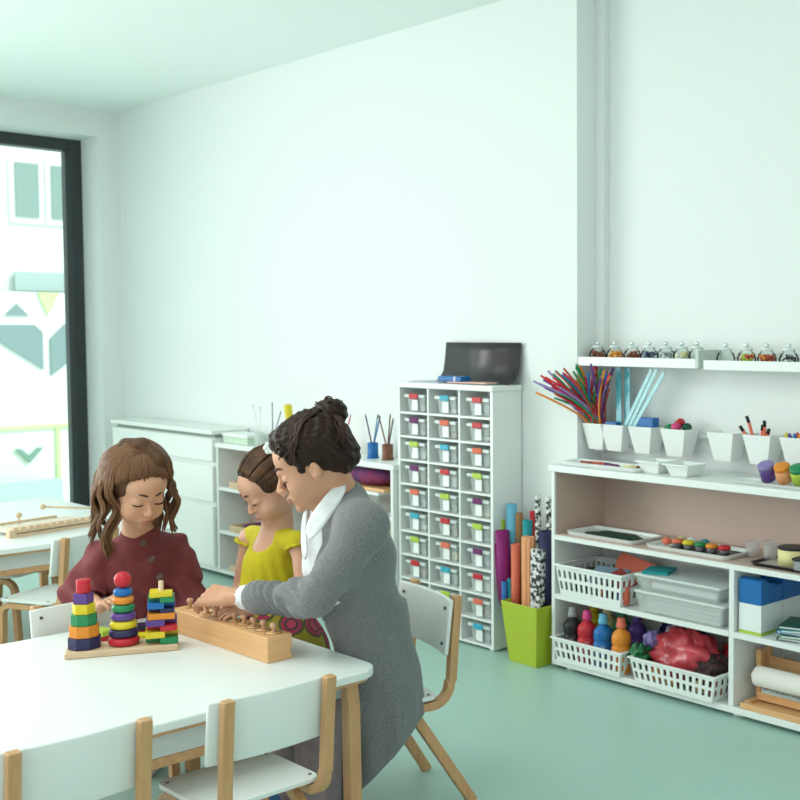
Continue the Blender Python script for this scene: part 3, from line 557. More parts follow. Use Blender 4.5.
for k, (x, c, d) in enumerate(((-2.335, 'lilac', 'purple'), (-2.268, 'orange', 'peach'), (-2.205, 'green', 'lime'), (-2.14, 'lilac', 'lilac'), (-2.08, 'peach', 'purple'))):
    t = thing('dough_tub', '%s dough tub lying tilted in the tray, %s of the row' % (c, ('first', 'second', 'third', 'fourth', 'fifth')[k]), 'tub', (x, 3.335, .872), 0, 'dough tubs on the shelf top'); Mx = RZ(.2) @ RX(math.radians(28))
    MB().lathe([(0, -.03), (.026, -.03), (.028, 0), (.028, .018)], 20, Mx).build('tub', P(d, .5), t); MB().lathe([(.0285, .0185), (.0285, .03), (.022, .033), (0, .033)], 20, Mx).build('lid', P(c, .45), t)

# ledges, jars
t = thing('picture_ledge', 'white wall ledge holding jars, the left one by the pier', 'ledge', (0, 0, 0), 0, 'white wall ledges'); bx(-3.33, -2.72, 3.425, 3.56, 1.222, 1.237).build('shelf', WHITE, t); bx(-3.33, -2.72, 3.415, 3.4245, 1.222, 1.257).build('lip', WHITE, t); bx(-2.7195, -2.705, 3.415, 3.56, 1.222, 1.29).build('end_plate', C('grey_end', (.55, .62, .58), .5), t)
t = thing('picture_ledge', 'white wall ledge holding jars, the right one', 'ledge', (0, 0, 0), 0, 'white wall ledges'); bx(-2.68, -1.6, 3.425, 3.56, 1.218, 1.233).build('shelf', WHITE, t); bx(-2.68, -1.6, 3.415, 3.4245, 1.218, 1.253).build('lip', WHITE, t)
def jar(x, z, cs, lab):
    t = thing('glass_jar', lab, 'jar', (x, 3.485, z), 0, 'small glass jars on the ledges')
    MB().lathe([(0, .0), (.026, 0), (.034, .012), (.036, .028), (.03, .045), (.02, .052), (.022, .056)], 24).build('body', JAR, t)
    MB().lathe([(.023, .0565), (.024, .062), (.015, .066), (.006, .068)], 20).build('lid', C('lid_glass', (.7, .78, .76), .12), t); MB().ball((0, 0, .075), .009, 10).build('knob', C('chrome', (.7, .75, .75), .12, metal=.9), t)
    m = MB(); rr = random.Random(int(x*1000))
    if cs:
        for k in range(46):
            a = rr.random()*6.28; q = .025*math.sqrt(rr.random()); m.ball((q*math.cos(a), q*math.sin(a), .010+.030*rr.random()), .0065, 5)
        ma = C(cs[0]+'_'+cs[1]+'_beads', PAL[cs[0]], .4, noise_amt=.9, scale=45, col2=PAL[cs[1]]); m.build('contents', ma, t)['kind'] = 'stuff'
JJ = [(-3.285, 1.2375, ('rust', 'brown')), (-3.19, 1.2375, ('butter', 'orange')), (-3.095, 1.2375, ('red', 'brown')), (-3.005, 1.2375, ('slate', 'navy')), (-2.92, 1.2375, ('white', 'grey')), (-2.84, 1.2375, ('white', 'butter')), (-2.765, 1.2375, None),
      (-2.63, 1.2335, None), (-2.535, 1.2335, ('lime', 'red')), (-2.445, 1.2335, ('orange', 'rust')), (-2.35, 1.2335, ('white', 'black')), (-2.255, 1.2335, ('orange', 'butter')), (-2.16, 1.2335, ('teal', 'white'))]
for k, (x, z, cs) in enumerate(JJ):
    wh = '%s of the left ledge jars' % ('first', 'second', 'third', 'fourth', 'fifth', 'sixth', 'seventh')[k] if k < 7 else '%s of the right ledge jars' % ('first', 'second', 'third', 'fourth', 'fifth', 'sixth')[k-7]
    jar(x, z, cs, ('glass jar of %s and %s beads, ' % cs if cs else 'empty glass jar, ')+wh)
# hanging pots and their rail
tag(MB().tube([(-3.33, 3.54, .955), (-1.7, 3.54, .955)], .008, 8).build('hanging_rail', PLAST), 'thin white rail on the niche wall that carries the pots', 'rail')
XP = [-3.268, -3.165, -3.015, -2.848, -2.62, -2.455, -2.295]; PN = ['pipe cleaners', 'blue strips', 'a blue box', 'pompoms', 'nothing', 'pencils', 'markers']
for k, x in enumerate(XP):
    t = thing('hanging_pot', 'white tapered wall pot with %s in it' % PN[k] if k != 4 else 'empty white tapered wall pot', 'pot', (x, 3.483, .878), 0, 'white pots on the wall rail')
    taper_box(0, .107, .038, .030, .062, .047, .003).build('body', PLAST, t, bevel=.006)
    m = MB(); m.box(-.015, .015, .046, .056, .06, .085); m.box(-.015, .015, .028, .046, .06, .068); m.build('hook', PLAST, t)
PT = .985
rr = random.Random(4)
pcs = ['red', 'green', 'orange', 'purple', 'blue', 'pink', 'red', 'green', 'rust', 'lilac', 'red', 'orange']
for k in range(72):
    c = pcs[k % len(pcs)]; u = rr.random(); ang = -0.80+1.2*u
    L = .17+.10*rr.random(); x0 = -3.272+rr.uniform(-.04, .036); y0 = 3.475+rr.uniform(-.022, .018); dy = -.6*max(0, -ang)-rr.uniform(.0, .35); pts = [(x0*.5-3.272*.5, y0, .90), (x0, y0-.01, .985)]
    for i in range(1, 7):
        s = i/6; pts.append((x0+L*(.25*s+.75*s*s)*math.sin(ang), y0-.01+L*s*dy, .985+L*s*math.cos(ang)*1.02-.02*s*s+.005*math.sin(4*s+k)))
    pts = [(x, min(y, 3.404) if x < -3.325 and z > .99 else y, z) for x, y, z in pts]
    m = MB().tube(pts, .0046, 5); tag(m.build('pipe_cleaner', C(c+'_fuzz', PAL[c], .95, noise_amt=.5, scale=300)), 'fuzzy %s pipe cleaner fanning out of the left wall pot' % {'rust': 'dark red', 'lilac': 'pale purple'}.get(c, c), 'pipe cleaner', '%s pipe cleaners in the left wall pot' % c)
for x, dx, y, lab in ((-3.165, -.02, 3.485, 'left'), (-3.135, .0, 3.50, 'second')):
    o = bx(-.014, .014, -.002, .002, 0, .325).build('plastic_strip', mat('blue_film', (.10, .50, .60), .15, alpha=.75)); o.matrix_basis = T(x, y, .89) @ RY(dx); tag(o, 'glossy blue strip standing in the second wall pot, the %s one' % lab, 'strip', 'blue strips in the wall pot')
for k, (x, a) in enumerate(((-3.10, .55), (-3.07, .55), (-3.045, .62))):
    o = bx(-.008, .008, -.002, .002, 0, .29).build('plastic_strip', mat('pale_blue_film', (.30, .66, .70), .15, alpha=.8)); o.matrix_basis = T(x-.035, 3.475-.006*k, .965) @ RY(a); tag(o, 'pale blue strip leaning right over the third pot, %s of three' % ('upper', 'middle', 'lower')[k], 'strip', 'blue strips in the wall pot')
tag(bx(-.04, .045, -.02, .02, 0, .1).build('blue_carton', P('blue'), loc=(-3.015, 3.483, .92)), 'bright blue carton standing in the third wall pot', 'carton')
tag(bx(-.03, .03, -.012, .012, 0, .03).build('blue_card', P('blue'), loc=(-3.18, 3.46, .965)), 'blue card lying low in the second wall pot', 'card')
for k, (dx, dy, c, z) in enumerate(((-.035, -.02, 'green', .985), (.0, -.022, 'pink', .992), (-.01, .015, 'red', 1.005), (.035, 0, 'darkgreen', .99))): crumple('pompom', '%s pompom in the fourth wall pot' % c, 'pompom', (XP[3]+dx, 3.483+dy, z), (.02, .02, .018), P(c, .8), .25, seed=50+k, n=10, group='pompoms in the wall pot')
for k, (dx, a, L) in enumerate(((-.03, -.55, .14), (-.02, -.3, .165), (.0, .1, .13), (.022, .25, .12), (.035, .02, .145))):
    t = thing('pencil', 'orange striped pencil in the sixth wall pot, %s from the left' % ('first', 'second', 'third', 'fourth', 'fifth')[k], 'pencil', (XP[5]+dx*.5, 3.47, .893), 0, 'pencils in the wall pot'); m = MB().tube([(0, 0, 0), (math.sin(a)*L*.8, -.01, math.cos(a)*L*.85)], .006, 8).build('barrel', P('coral'), t); MB().tube([(math.sin(a)*L*.8, -.01, math.cos(a)*L*.85), (math.sin(a)*L, -.012, math.cos(a)*L)], .0065, 8).build('cap', P('black'), t)
for k, (dx, dy, c) in enumerate(((-.045, -.02, 'yellow'), (-.025, -.03, 'purple'), (-.005, -.03, 'blue'), (.015, -.03, 'orange'), (.035, -.02, 'green'), (-.02, .01, 'red'), (.01, .01, 'teal'))): tag(MB().tube([(XP[6]+dx*.5, 3.483+dy*.5, .895), (XP[6]+dx, 3.483+dy, .985), (XP[6]+dx*1.1, 3.483+dy*1.1, 1.0)], [.008, .008, .004], 8).build('marker_pen', P(c)), '%s marker pen in the rightmost wall pot' % c, 'marker', 'markers in the wall pot')

# ================================================================ toys on the table
TZ = .49
t = thing('stacking_board', 'pale wood board with three pegs under the stacked shapes', 'toy', (-3.085, 1.39, TZ), math.radians(-27+0))
BR = math.radians(-27)
def L2W(lx, ly): return (-3.085+lx*math.cos(BR)-ly*math.sin(BR), 1.39+lx*math.sin(BR)+ly*math.cos(BR))
bx(-.05, .05, -.142, .142, 0, .018).build('board', PALEW, t, bevel=.004)
PEG = [-.095, .003, .1]
for k, y in enumerate(PEG): MB().cyl(.0065, .0185, (.165, .165, .185)[k], 12, T(0, y, 0)).build('peg', PALEW, t)
def piece(k, shape, r, h, z, c, lab, rot=0):
    x, y = L2W(0, PEG[k])
    if shape == 'disc': m = MB().lathe([(0, 0), (r-h*.4, 0), (r-h*.12, h*.15), (r, h*.5), (r-h*.12, h*.85), (r-h*.4, h), (0, h)], 28)
    elif shape == 'ball': m = MB().ball((0, 0, r), r, 16)
    elif shape == 'cyl': m = MB().cyl(r, 0, h, 24)
    elif shape == 'step':
        r *= 1.13
        m = MB().prism([(-r, -r), (r*.2, -r), (r*.2, -r*.1), (r, -r*.1), (r, r), (-r, r)], 0, h)
    else: m = MB().prism([(r*math.cos(2*PI*i/shape), r*math.sin(2*PI*i/shape)) for i in range(shape)], 0, h)
    o = m.build('stacking_piece', P(c, .35), loc=(x, y, TZ+z), rotz=BR+rot, bevel=.0015 if shape not in ('disc', 'ball') else 0); tag(o, lab, 'toy piece', 'stacking toy pieces'); return z+h+.0003
z = .0185
for n_, r, h, c, lab in ((8, .043, .031, 'navy', 'dark purple octagon at the bottom of the left stack'), (8, .039, .031, 'orange', 'orange octagon, second from the bottom of the left stack'), (8, .034, .030, 'green', 'green octagon in the left stack'), (6, .030, .027, 'yellow', 'yellow hexagon in the left stack'), (4, .027, .028, 'purple', 'purple square piece near the top of the left stack'), ('cyl', .018, .036, 'red', 'red top piece of the left stack')):
    z = piece(0, n_, r, h, z, c, lab, .35)
z = .0185
for n_, r, h, c, lab in (('disc', .041, .022, 'red', 'red disc at the bottom of the middle stack'), ('disc', .039, .022, 'navy', 'navy disc in the middle stack'), ('disc', .036, .022, 'yellow', 'yellow disc in the middle stack'), ('disc', .033, .022, 'purple', 'purple disc in the middle stack'), ('disc', .030, .022, 'green', 'green disc in the middle stack'), ('disc', .028, .021, 'orange', 'orange disc in the middle stack'), ('disc', .025, .021, 'blue', 'blue disc near the top of the middle stack'), ('ball', .0225, .04, 'red', 'round red ball on top of the middle stack')):
    z = piece(1, n_, r, h, z, c, lab)
z = .0185
for n_, r, h, c, lab, ro in (('step', .037, .017, 'green', 'green piece at the bottom of the right stack', 0), ('step', .037, .017, 'yellow', 'yellow stepped piece second in the right stack', 1.57), ('step', .035, .015, 'red', 'red stepped piece in the right stack', 0), ('step', .035, .016, 'purple', 'purple stepped piece in the right stack', 1.57), ('step', .031, .017, 'orange', 'orange piece in the right stack', 3.14), ('step', .030, .012, 'navy', 'navy piece in the right stack', .0), ('step', .031, .016, 'blue', 'blue stepped piece in the right stack', 1.57), ('step', .030, .014, 'green', 'green stepped piece near the top of the right stack', 0), ('step', .026, .014, 'yellow', 'yellow piece on top of the right stack', 3.14)):
    z = piece(2, n_, r, h, z, c, lab, ro)
for k, (x, y, c, zz, lab) in enumerate(((-3.24, 1.40, 'red', 0, 'loose red block on the table behind the stacks, left'), (-3.24, 1.40, 'lime', .0155, 'loose lime block on top of the left red block'), (-3.21, 1.52, 'red', 0, 'loose red block behind the right stack'), (-3.165, 1.485, 'yellow', 0, 'loose yellow block between middle and right stacks'), (-3.21, 1.52, 'navy', .0155, 'loose navy block on the right red block'))):
    tag(MB().prism([(-.028, -.02), (.028, -.02), (.028, .02), (-.028, .02)], 0, .015).build('toy_block', P(c, .35), loc=(x, y, TZ+zz), rotz=.3*k, bevel=.0015), lab, 'toy block', 'loose blocks behind the stacking board')
# cylinder block
t = thing('cylinder_block', 'long pine block with a row of knobbed cylinders sunk in it', 'toy', (-2.935, 1.625, TZ), math.radians(1.5))
m = MB(); prof = [(-.040, 0), (.034, 0), (.034, .012), (.028, .022), (.034, .034), (.034, .068), (-.040, .068)]
m.prism(prof, -.25, .25, Matrix(((0, 0, 1, 0), (1, 0, 0, 0), (0, 1, 0, 0), (0, 0, 0, 1)))); m.build('block', PINE, t, bevel=.002)
for k in range(10):
    lx = .215-k*.0478; rd = .021-.0012*k; 
    MB().lathe([(rd+.0025, 0), (rd+.0025, .0012), (rd, .0012), (rd, 0)], 24).build('hole_rim', C('hole_dark', (.25, .13, .06), .7), t, loc=(lx, 0, .0675))
    a = math.radians(1.5); x = -2.935+lx*math.cos(a); y = 1.625+lx*math.sin(a)
    c = thing('knobbed_cylinder', 'pine knobbed cylinder sunk in the block, number %s from the right end' % ('one', 'two', 'three', 'four', 'five', 'six', 'seven', 'eight', 'nine', 'ten')[k], 'toy cylinder', (x, y, TZ+.0683), 0, 'knobbed cylinders in the block')
    MB().cyl(rd-.001, 0, .0016, 24).build('cylinder', PINE, c); MB().lathe([(.006, .0017), (.0045, .008), (.0045, .011), (.008, .015), (.0095, .020), (.008, .026), (0, .029)], 16).build('knob', C('knob_wood', (.62, .36, .22), .35), c)
# xylophone on the window table
t = thing('wooden_instrument', 'notched wooden tone bar instrument lying on the window table', 'instrument', (-5.30, 2.03, TZ), math.radians(12))
m = MB(); m.box(.10, .125, -.22, .22, 0, .014); m.box(.10, .125, -.22, .22, .02, .032)
for k in range(12): m.box(.10, .125, -.20+k*.035, -.20+k*.035+.02, .032, .042)
m.box(.10, .125, -.22, -.19, .014, .02); m.box(.1, .125, .19, .22, .014, .02); m.build('front_rail', PALEW, t)
bx(-.125, -.10, -.15, .15, 0, .032).build('back_rail', PALEW, t); m = MB()
for k in range(10): m.box(-.10, .10, -.19+k*.04, -.19+k*.04+.028, .015, .024)
m.build('tone_bar', C('bar_pale', (.78, .70, .58), .5), t)
for y, x, lab in ((1.92, -5.24, 'small wooden beater standing at the near end of the instrument'), (2.09, -5.42, 'wooden beater lying over the instrument')):
    c = thing('beater', lab, 'beater', (x, y, TZ+.04)); MB().ball((0, 0, .04), .013, 10).build('head', PALEW, c); MB().tube([(0, 0, .0), (0, 0, .03)] if y < 2 else [(.0, .012, .038), (.12, .28, .012)], .0045, 8).build('handle', PALEW, c)

# ================================================================ people: smooth blended volumes turned into one surface
class Vol:
    def __init__(s, lo, hi, h):
        s.lo = np.array(lo, np.float32); s.h = h; s.n = np.maximum(4, np.ceil((np.array(hi)-np.array(lo))/h).astype(int)+1); s.D = np.full(s.n, .2, np.float32)
    def region(s, lo, hi):
        a = np.clip(np.floor((np.array(lo)-s.lo)/s.h).astype(int), 0, s.n); b = np.clip(np.ceil((np.array(hi)-s.lo)/s.h).astype(int)+1, 0, s.n)
        if np.any(b <= a): return None, None
        ax = [s.lo[i]+s.h*np.arange(a[i], b[i], dtype=np.float32) for i in range(3)]
        X, Y, Z = np.meshgrid(*ax, indexing='ij', sparse=True); return (slice(a[0], b[0]), slice(a[1], b[1]), slice(a[2], b[2])), (X, Y, Z)
    def put(s, f, lo, hi, k=.01, op='u'):
        m = k+.03; sl, P_ = s.region(np.array(lo)-m, np.array(hi)+m)
        if sl is None: return s
        d = f(*P_); a = s.D[sl]
        if op == 's': d = -d
        if op == 'u': hh = np.clip(.5+.5*(a-d)/k, 0, 1); s.D[sl] = a+(d-a)*hh-k*hh*(1-hh)
        else: hh = np.clip(.5-.5*(a-d)/k, 0, 1); s.D[sl] = a+(d-a)*hh+k*hh*(1-hh)
        return s
    def cone(s, a, b, ra, rb, k=.01, op='u', flat=None):
        a = np.array(a, float); b = np.array(b, float); R_ = max(ra, rb); lo = np.minimum(a, b)-R_; hi = np.maximum(a, b)+R_; ab = b-a; L = float(ab@ab)+1e-12
        def f(X, Y, Z):
            t_ = np.clip(((X-a[0])*ab[0]+(Y-a[1])*ab[1]+(Z-a[2])*ab[2])/L, 0, 1)
            dx, dy, dz_ = X-a[0]-t_*ab[0], Y-a[1]-t_*ab[1], Z-a[2]-t_*ab[2]
            q = dx*dx+dy*dy+dz_*dz_
            if flat is not None:
                fv, fk = flat; c = dx*fv[0]+dy*fv[1]+dz_*fv[2]; q = q+c*c*(fk*fk-1)
                return (np.sqrt(q)-(ra+(rb-ra)*t_))
            return np.sqrt(q)-(ra+(rb-ra)*t_)
        return s.put(f, lo, hi, k, op)
    def ell(s, c, r, M=None, k=.01, op='u'):
        c = np.array(c, float); r = np.array(r, float); R = np.array([[M[i][j] for j in range(3)] for i in range(3)]) if M is not None else np.eye(3)
        ext = np.sqrt(((R*r[None, :])**2).sum(1))
        def f(X, Y, Z):
            x, y, z_ = X-c[0], Y-c[1], Z-c[2]
            l = [(R[0, i]*x+R[1, i]*y+R[2, i]*z_) for i in range(3)]
            k0 = np.sqrt((l[0]/r[0])**2+(l[1]/r[1])**2+(l[2]/r[2])**2); k1 = np.sqrt((l[0]/r[0]**2)**2+(l[1]/r[1]**2)**2+(l[2]/r[2]**2)**2)+1e-6
            return k0*(k0-1)/k1
        return s.put(f, c-ext, c+ext, k, op)
    def mesh(s, name, m, parent=None, smooth=2):
        D = s.D; nx, ny, nz = D.shape; neg = D < 0
        cnt = np.zeros((nx-1, ny-1, nz-1), np.int8)
        for i in (0, 1):
            for j in (0, 1):
                for k in (0, 1): cnt += neg[i:nx-1+i, j:ny-1+j, k:nz-1+k]
        act = (cnt > 0) & (cnt < 8); idx = np.full(act.shape, -1, np.int64); cells = np.argwhere(act); idx[act] = np.arange(len(cells))
        acc = np.zeros((len(cells), 3)); num = np.zeros(len(cells)); cx, cy, cz = cells.T
        E_ = [((0,0,0),(1,0,0)),((0,1,0),(1,1,0)),((0,0,1),(1,0,1)),((0,1,1),(1,1,1)),((0,0,0),(0,1,0)),((1,0,0),(1,1,0)),((0,0,1),(0,1,1)),((1,0,1),(1,1,1)),((0,0,0),(0,0,1)),((1,0,0),(1,0,1)),((0,1,0),(0,1,1)),((1,1,0),(1,1,1))]
        for p, q in E_:
            da = D[cx+p[0], cy+p[1], cz+p[2]]; db = D[cx+q[0], cy+q[1], cz+q[2]]; c = (da < 0) != (db < 0); t_ = np.where(c, da/np.where(c, da-db, 1), 0)
            for a in range(3): acc[:, a] += np.where(c, p[a]+t_*(q[a]-p[a]), 0)
            num += c
        V = (cells+acc/np.maximum(num, 1)[:, None])*s.h+s.lo; F = []
        for ax in range(3):
            sl0 = [slice(None)]*3; sl1 = [slice(None)]*3; sl0[ax] = slice(0, -1); sl1[ax] = slice(1, None)
            e = np.argwhere(neg[tuple(sl0)] != neg[tuple(sl1)]); o1, o2 = [(1, 2), (2, 0), (0, 1)][ax]
            ok = (e[:, o1] > 0) & (e[:, o2] > 0) & (e[:, o1] < [nx, ny, nz][o1]-1) & (e[:, o2] < [nx, ny, nz][o2]-1); e = e[ok]
            def g(a, b): q = e.copy(); q[:, o1] -= a; q[:, o2] -= b; return idx[q[:, 0], q[:, 1], q[:, 2]]
            quad = np.stack([g(1, 1), g(0, 1), g(0, 0), g(1, 0)], 1); fl = ~neg[e[:, 0], e[:, 1], e[:, 2]]; quad[fl] = quad[fl][:, ::-1]; F.append(quad)
        F = np.concatenate(F)
        for _ in range(smooth):
            S_ = np.zeros_like(V); N_ = np.zeros(len(V))
            for a, b in ((0, 1), (1, 2), (2, 3), (3, 0)):
                for u, v in ((a, b), (b, a)):
                    np.add.at(N_, F[:, u], 1)
                    for q in range(3): S_[:, q] += np.bincount(F[:, u], V[F[:, v], q], len(V))
            V = V*.5+.5*S_/np.maximum(N_, 1)[:, None]
        me = bpy.data.meshes.new(name); me.vertices.add(len(V)); me.vertices.foreach_set('co', V.astype(np.float32).ravel()); me.loops.add(F.size); me.loops.foreach_set('vertex_index', F.ravel().astype(np.int32))
        me.polygons.add(len(F)); me.polygons.foreach_set('loop_start', np.arange(0, F.size, 4, dtype=np.int32)); me.update(calc_edges=True); me.validate(); me.polygons.foreach_set('use_smooth', np.ones(len(me.polygons), bool))
        me.materials.append(m); o = bpy.data.objects.new(name, me); COL.objects.link(o); o.parent = parent
        if parent is not None: o.matrix_parent_inverse = Matrix.Translation(parent.location).inverted()
        return o
SKIN_W = mat('skin_woman', (.62, .33, .205), .5, sss=.1, noise_amt=.3, scale=8, col2=(.57, .285, .17))
SKIN_M = mat('skin_girl', (.66, .37, .235), .5, sss=.1, noise_amt=.3, scale=8, col2=(.62, .32, .20))
SKIN_Y = mat('skin_girl_pale', (.66, .38, .26), .5, sss=.1, noise_amt=.3, scale=8, col2=(.62, .33, .22))
LIP = mat('lips', (.42, .14, .12), .4); DARK = mat('lashes', (.03, .015, .01), .6)
def seat_in(o, par): o.matrix_parent_inverse = Matrix.Translation(par.location).inverted(); return o
def headM(c, yaw, pitch, roll, s):
    """yaw 0 = towards the camera axis, +90 = image right, -90 = image left; pitch down; roll"""
    y = math.radians(yaw); f = (-DV*math.cos(y)+RV*math.sin(y)); left = ZV.cross(f)
    p = math.radians(pitch); f2 = f*math.cos(p)-ZV*math.sin(p); u = ZV*math.cos(p)+f*math.sin(p)
    r = math.radians(roll); l2 = left*math.cos(r)+u*math.sin(r); u2 = u*math.cos(r)-left*math.sin(r)
    R = Matrix((f2, l2, u2)).transposed()
    return Vector(c), R, s
def head(V, H, child=False):
    c, R, s = H
    def X(p): return c+R @ (Vector(p)*s)
    def E(p, r, k=.012, op='u'): V.ell(X(p), [q*s for q in r], R, k*s, op)
    def K(a, b, ra, rb, k=.008): V.cone(X(a), X(b), ra*s, rb*s, k*s)
    E((-.012, 0, .035), (.094, .074, .084))
    if child:
        E((.022, 0, -.018), (.064, .062, .072), .02); E((.026, 0, -.058), (.052, .046, .038), .02); E((.066, 0, -.084), (.014, .016, .012), .015)
        for q in (-1, 1): E((.054, q*.036, -.040), (.027, .026, .028), .02); E((.078, q*.010, .018), (.01, .02, .008), .012)
        E((.048, 0, .045), (.042, .058, .042), .02); E((.074, 0, -.056), (.017, .024, .018), .012)
        for q in (-1, 1): E((.094, q*.031, .010), (.014, .018, .0095), .010, 's'); E((.069, q*.031, .004), (.0185, .0195, .0150), .004)
        K((.086, 0, .002), (.100, 0, -.026), .0055, .0095); 
        for q in (-1, 1): E((.094, q*.0095, -.029), (.009, .0065, .006), .004)
        E((.089, 0, -.054), (.008, .016, .0045), .004); E((.087, 0, -.062), (.0085, .014, .005), .004)
    else:
        E((.028, 0, -.022), (.060, .056, .080), .02); E((.028, 0, -.064), (.052, .046, .040), .02); E((.078, 0, -.095), (.016, .018, .014), .015)
        for q in (-1, 1): E((.058, q*.036, -.032), (.024, .022, .026), .02); E((.084, q*.012, .014), (.012, .022, .009), .012)
        E((.046, 0, .045), (.044, .054, .046), .02); E((.078, 0, -.062), (.017, .026, .02), .012)
        for q in (-1, 1): E((.096, q*.031, .002), (.013, .018, .010), .010, 's'); E((.0705, q*.031, -.004), (.0175, .0185, .0145), .004)
        K((.089, 0, .006), (.110, 0, -.030), .006, .0095)
        for q in (-1, 1): E((.102, q*.011, -.033), (.010, .007, .0065), .004)
        E((.095, 0, -.058), (.009, .019, .005), .004); E((.093, 0, -.067), (.0095, .016, .0058), .004)
    for q in (-1, 1):
        E((-.006, q*.078, -.008), (.016, .009, .027), .005); E((.001, q*.088, -.004), (.009, .0075, .016), .002, 's'); E((-.003, q*.086, -.022), (.004, .004, .005), .003)
def face_parts(H, par, child=False, brow=(.05, .025, .015)):
    c, R, s = H
    def X(p): return c+R @ (Vector(p)*s)
    dx = -.004 if child else 0
    for q in (-1, 1):
        bz = .031 if child else .026
        pts = [X((.094+dx-.0*a, q*(.010+.036*a), bz+.007*math.sin(PI*a*.8)-.003*a)) for a in [i/6 for i in range(7)]]
        pts = [X((.0955+dx-.022*a*a-.001, q*(.010+.036*a), bz+.007*math.sin(PI*a*.8)-.003*a)) for a in [i/6 for i in range(7)]]
        m = MB().tube(pts, [.002*s, .0036*s, .004*s, .0038*s, .0033*s, .0024*s, .001*s], 8); seat_in(m.build('eyebrow', mat('brow', (.07, .035, .02), .8), par), par)
        ex = (.069 if child else .0705); rx, ry, rz = (.0185, .0195, .0150) if child else (.0175, .0185, .0145)
        pts = []
        for i in range(9):
            a = -1+2*i/8; y = .0165*a; z = -.0070+.0035*abs(a)**2*1; xx = ex+rx*math.sqrt(max(0.02, 1-(y/ry)**2-(z/rz)**2))+.0008
            pts.append(X((xx, q*.031+y, (.004 if child else -.004)+z)))
        m = MB().tube(pts, [.0010*s]+[.0023*s]*7+[.0010*s], 6); seat_in(m.build('eyelashes', DARK, par), par)
    lx, ly = (.0905, .0155) if child else (.0975, .0185)
    z1, z2 = (-.0545, -.061) if child else (-.0585, -.0665)
    m = MB(); Rm = R.to_4x4()
    for zz, rz, rx in ((z1, .0036, .0075), (z2, .0044, .0075)): m.ball((0, 0, 0), 1, 10, T(*X((lx-.001, 0, zz))) @ Rm @ Matrix.Diagonal((rx*s, ly*s, rz*s, 1)))
    seat_in(m.build('lips', LIP, par), par)
def hand(V, wrist, palm_dir, palm_n, side, s, curl=.6, spread=.1, thumb_out=.6, curls=None):
    """palm_n points out of the back of the hand; side = +1/-1 puts the thumb left or right"""
    f = Vector(palm_dir).normalized(); n = Vector(palm_n); n = (n-f*n.dot(f)).normalized(); l = n.cross(f)*side; w = Vector(wrist)
    kn = w+f*.075*s
    for t_ in (-1, -.33, .33, 1): V.cone(w+l*t_*.016*s, kn+l*t_*.030*s, .014*s, .0115*s, .010*s)
    LEN = (.070, .078, .072, .056)
    for i, t_ in enumerate((1, .36, -.3, -.95)):
        p = kn+l*t_*.029*s; d = (f+l*t_*spread).normalized(); ang = 0; cl = (curls[i] if curls else curl); q = p
        for j, (fr, rr_) in enumerate(((.45, .0088), (.30, .0080), (.25, .0072))):
            ang += cl*(.7 if j == 0 else .9); dd = d*math.cos(ang)-n*math.sin(ang); e = q+dd*LEN[i]*fr*s; V.cone(q, e, rr_*s, (rr_-.0008)*s, .004*s); q = e
    p = w+f*.018*s+l*.020*s; e = p+(f*.55+l*.75-n*thumb_out*.6).normalized()*.040*s; V.cone(p, e, .0125*s, .0100*s, .008*s); g = e+(f*.9+l*.1-n*thumb_out).normalized()*.030*s; V.cone(e, g, .0098*s, .0082*s, .004*s); h_ = g+(f*.8-l*.25-n*thumb_out).normalized()*.022*s; V.cone(g, h_, .0082*s, .0068*s, .004*s)
def strands(name, m, par, paths, r=.003, n=5):
    b = MB()
    for p in paths: b.tube(p, [r*(.6+.4*min(1, 4*i/len(p)))*(1 if i < len(p)*.7 else max(.25, 1-(i/len(p)-.7)*2.6)) for i in range(len(p))], n)
    return seat_in(b.build(name, m, par), par)
def wrink(V, lo, hi, fn):
    sl, P_ = V.region(lo, hi)
    if sl is not None: V.D[sl] = V.D[sl]+fn(*P_)
rr = random.Random(11)

# ---------------------------------------------------------------- woman
W = at(372, 655, 3.3); W.z = 0
wom = thing('person', 'woman with dark hair in a bun and long grey cardigan bending over the cylinder block', 'person', (W.x, W.y, 0))
HW = headM(at(313, 464, 3.10), -80, 24, -4, .98); hc, hR, hs = HW
shN, shF = at(362, 527, 3.02), at(333, 520, 3.31); nb = at(338, 503, 3.15); ch = (shN+shF)/2+Vector((0, 0, -.10))+RV*.02
waist = at(363, 612, 3.24); hip = at(378, 672, 3.27); elN = at(318, 598, 3.04); wrN = at(229, 597, 3.20)
elF = at(272, 588, 3.74); wrF = at(236, 604, 3.50)
sk = Vol((-3.45, 1.30, -.01), (-2.25, 2.35, 1.20), .004)
head(sk, HW)
sk.cone(hc+hR @ Vector((-.028, 0, -.05)), nb+Vector((0, 0, -.02)), .052, .055, .02)
sk.cone(nb, ch, .06, .085, .04); sk.cone(shN, shF, .045, .045, .04); sk.cone(ch, waist, .088, .07, .05); sk.cone(waist, hip, .07, .085, .05)
sk.cone(shN, elN, .042, .033, .02); sk.cone(elN, wrN, .034, .0225, .01); sk.cone(shF, elF, .042, .033, .02); sk.cone(elF, wrF, .034, .022, .01)
hd = (at(190, 594, 3.27)-wrN).normalized()
hand(sk, wrN+hd*.005, hd+Vector((0, 0, .0)), ZV*.75-DV*.55+RV*.1, -1, 1.02, curl=.60, spread=.02, thumb_out=1.3)
hdF = at(224, 606, 3.40)-wrF; hand(sk, wrF, hdF, ZV, 1, .95, curl=.5)
kN, kF = at(318, 722, 3.14), at(300, 712, 3.25); aN, aF = at(321, 832, 3.06), at(296, 800, 3.3)
hN, hF = hip-DV*.055, hip+DV*.08
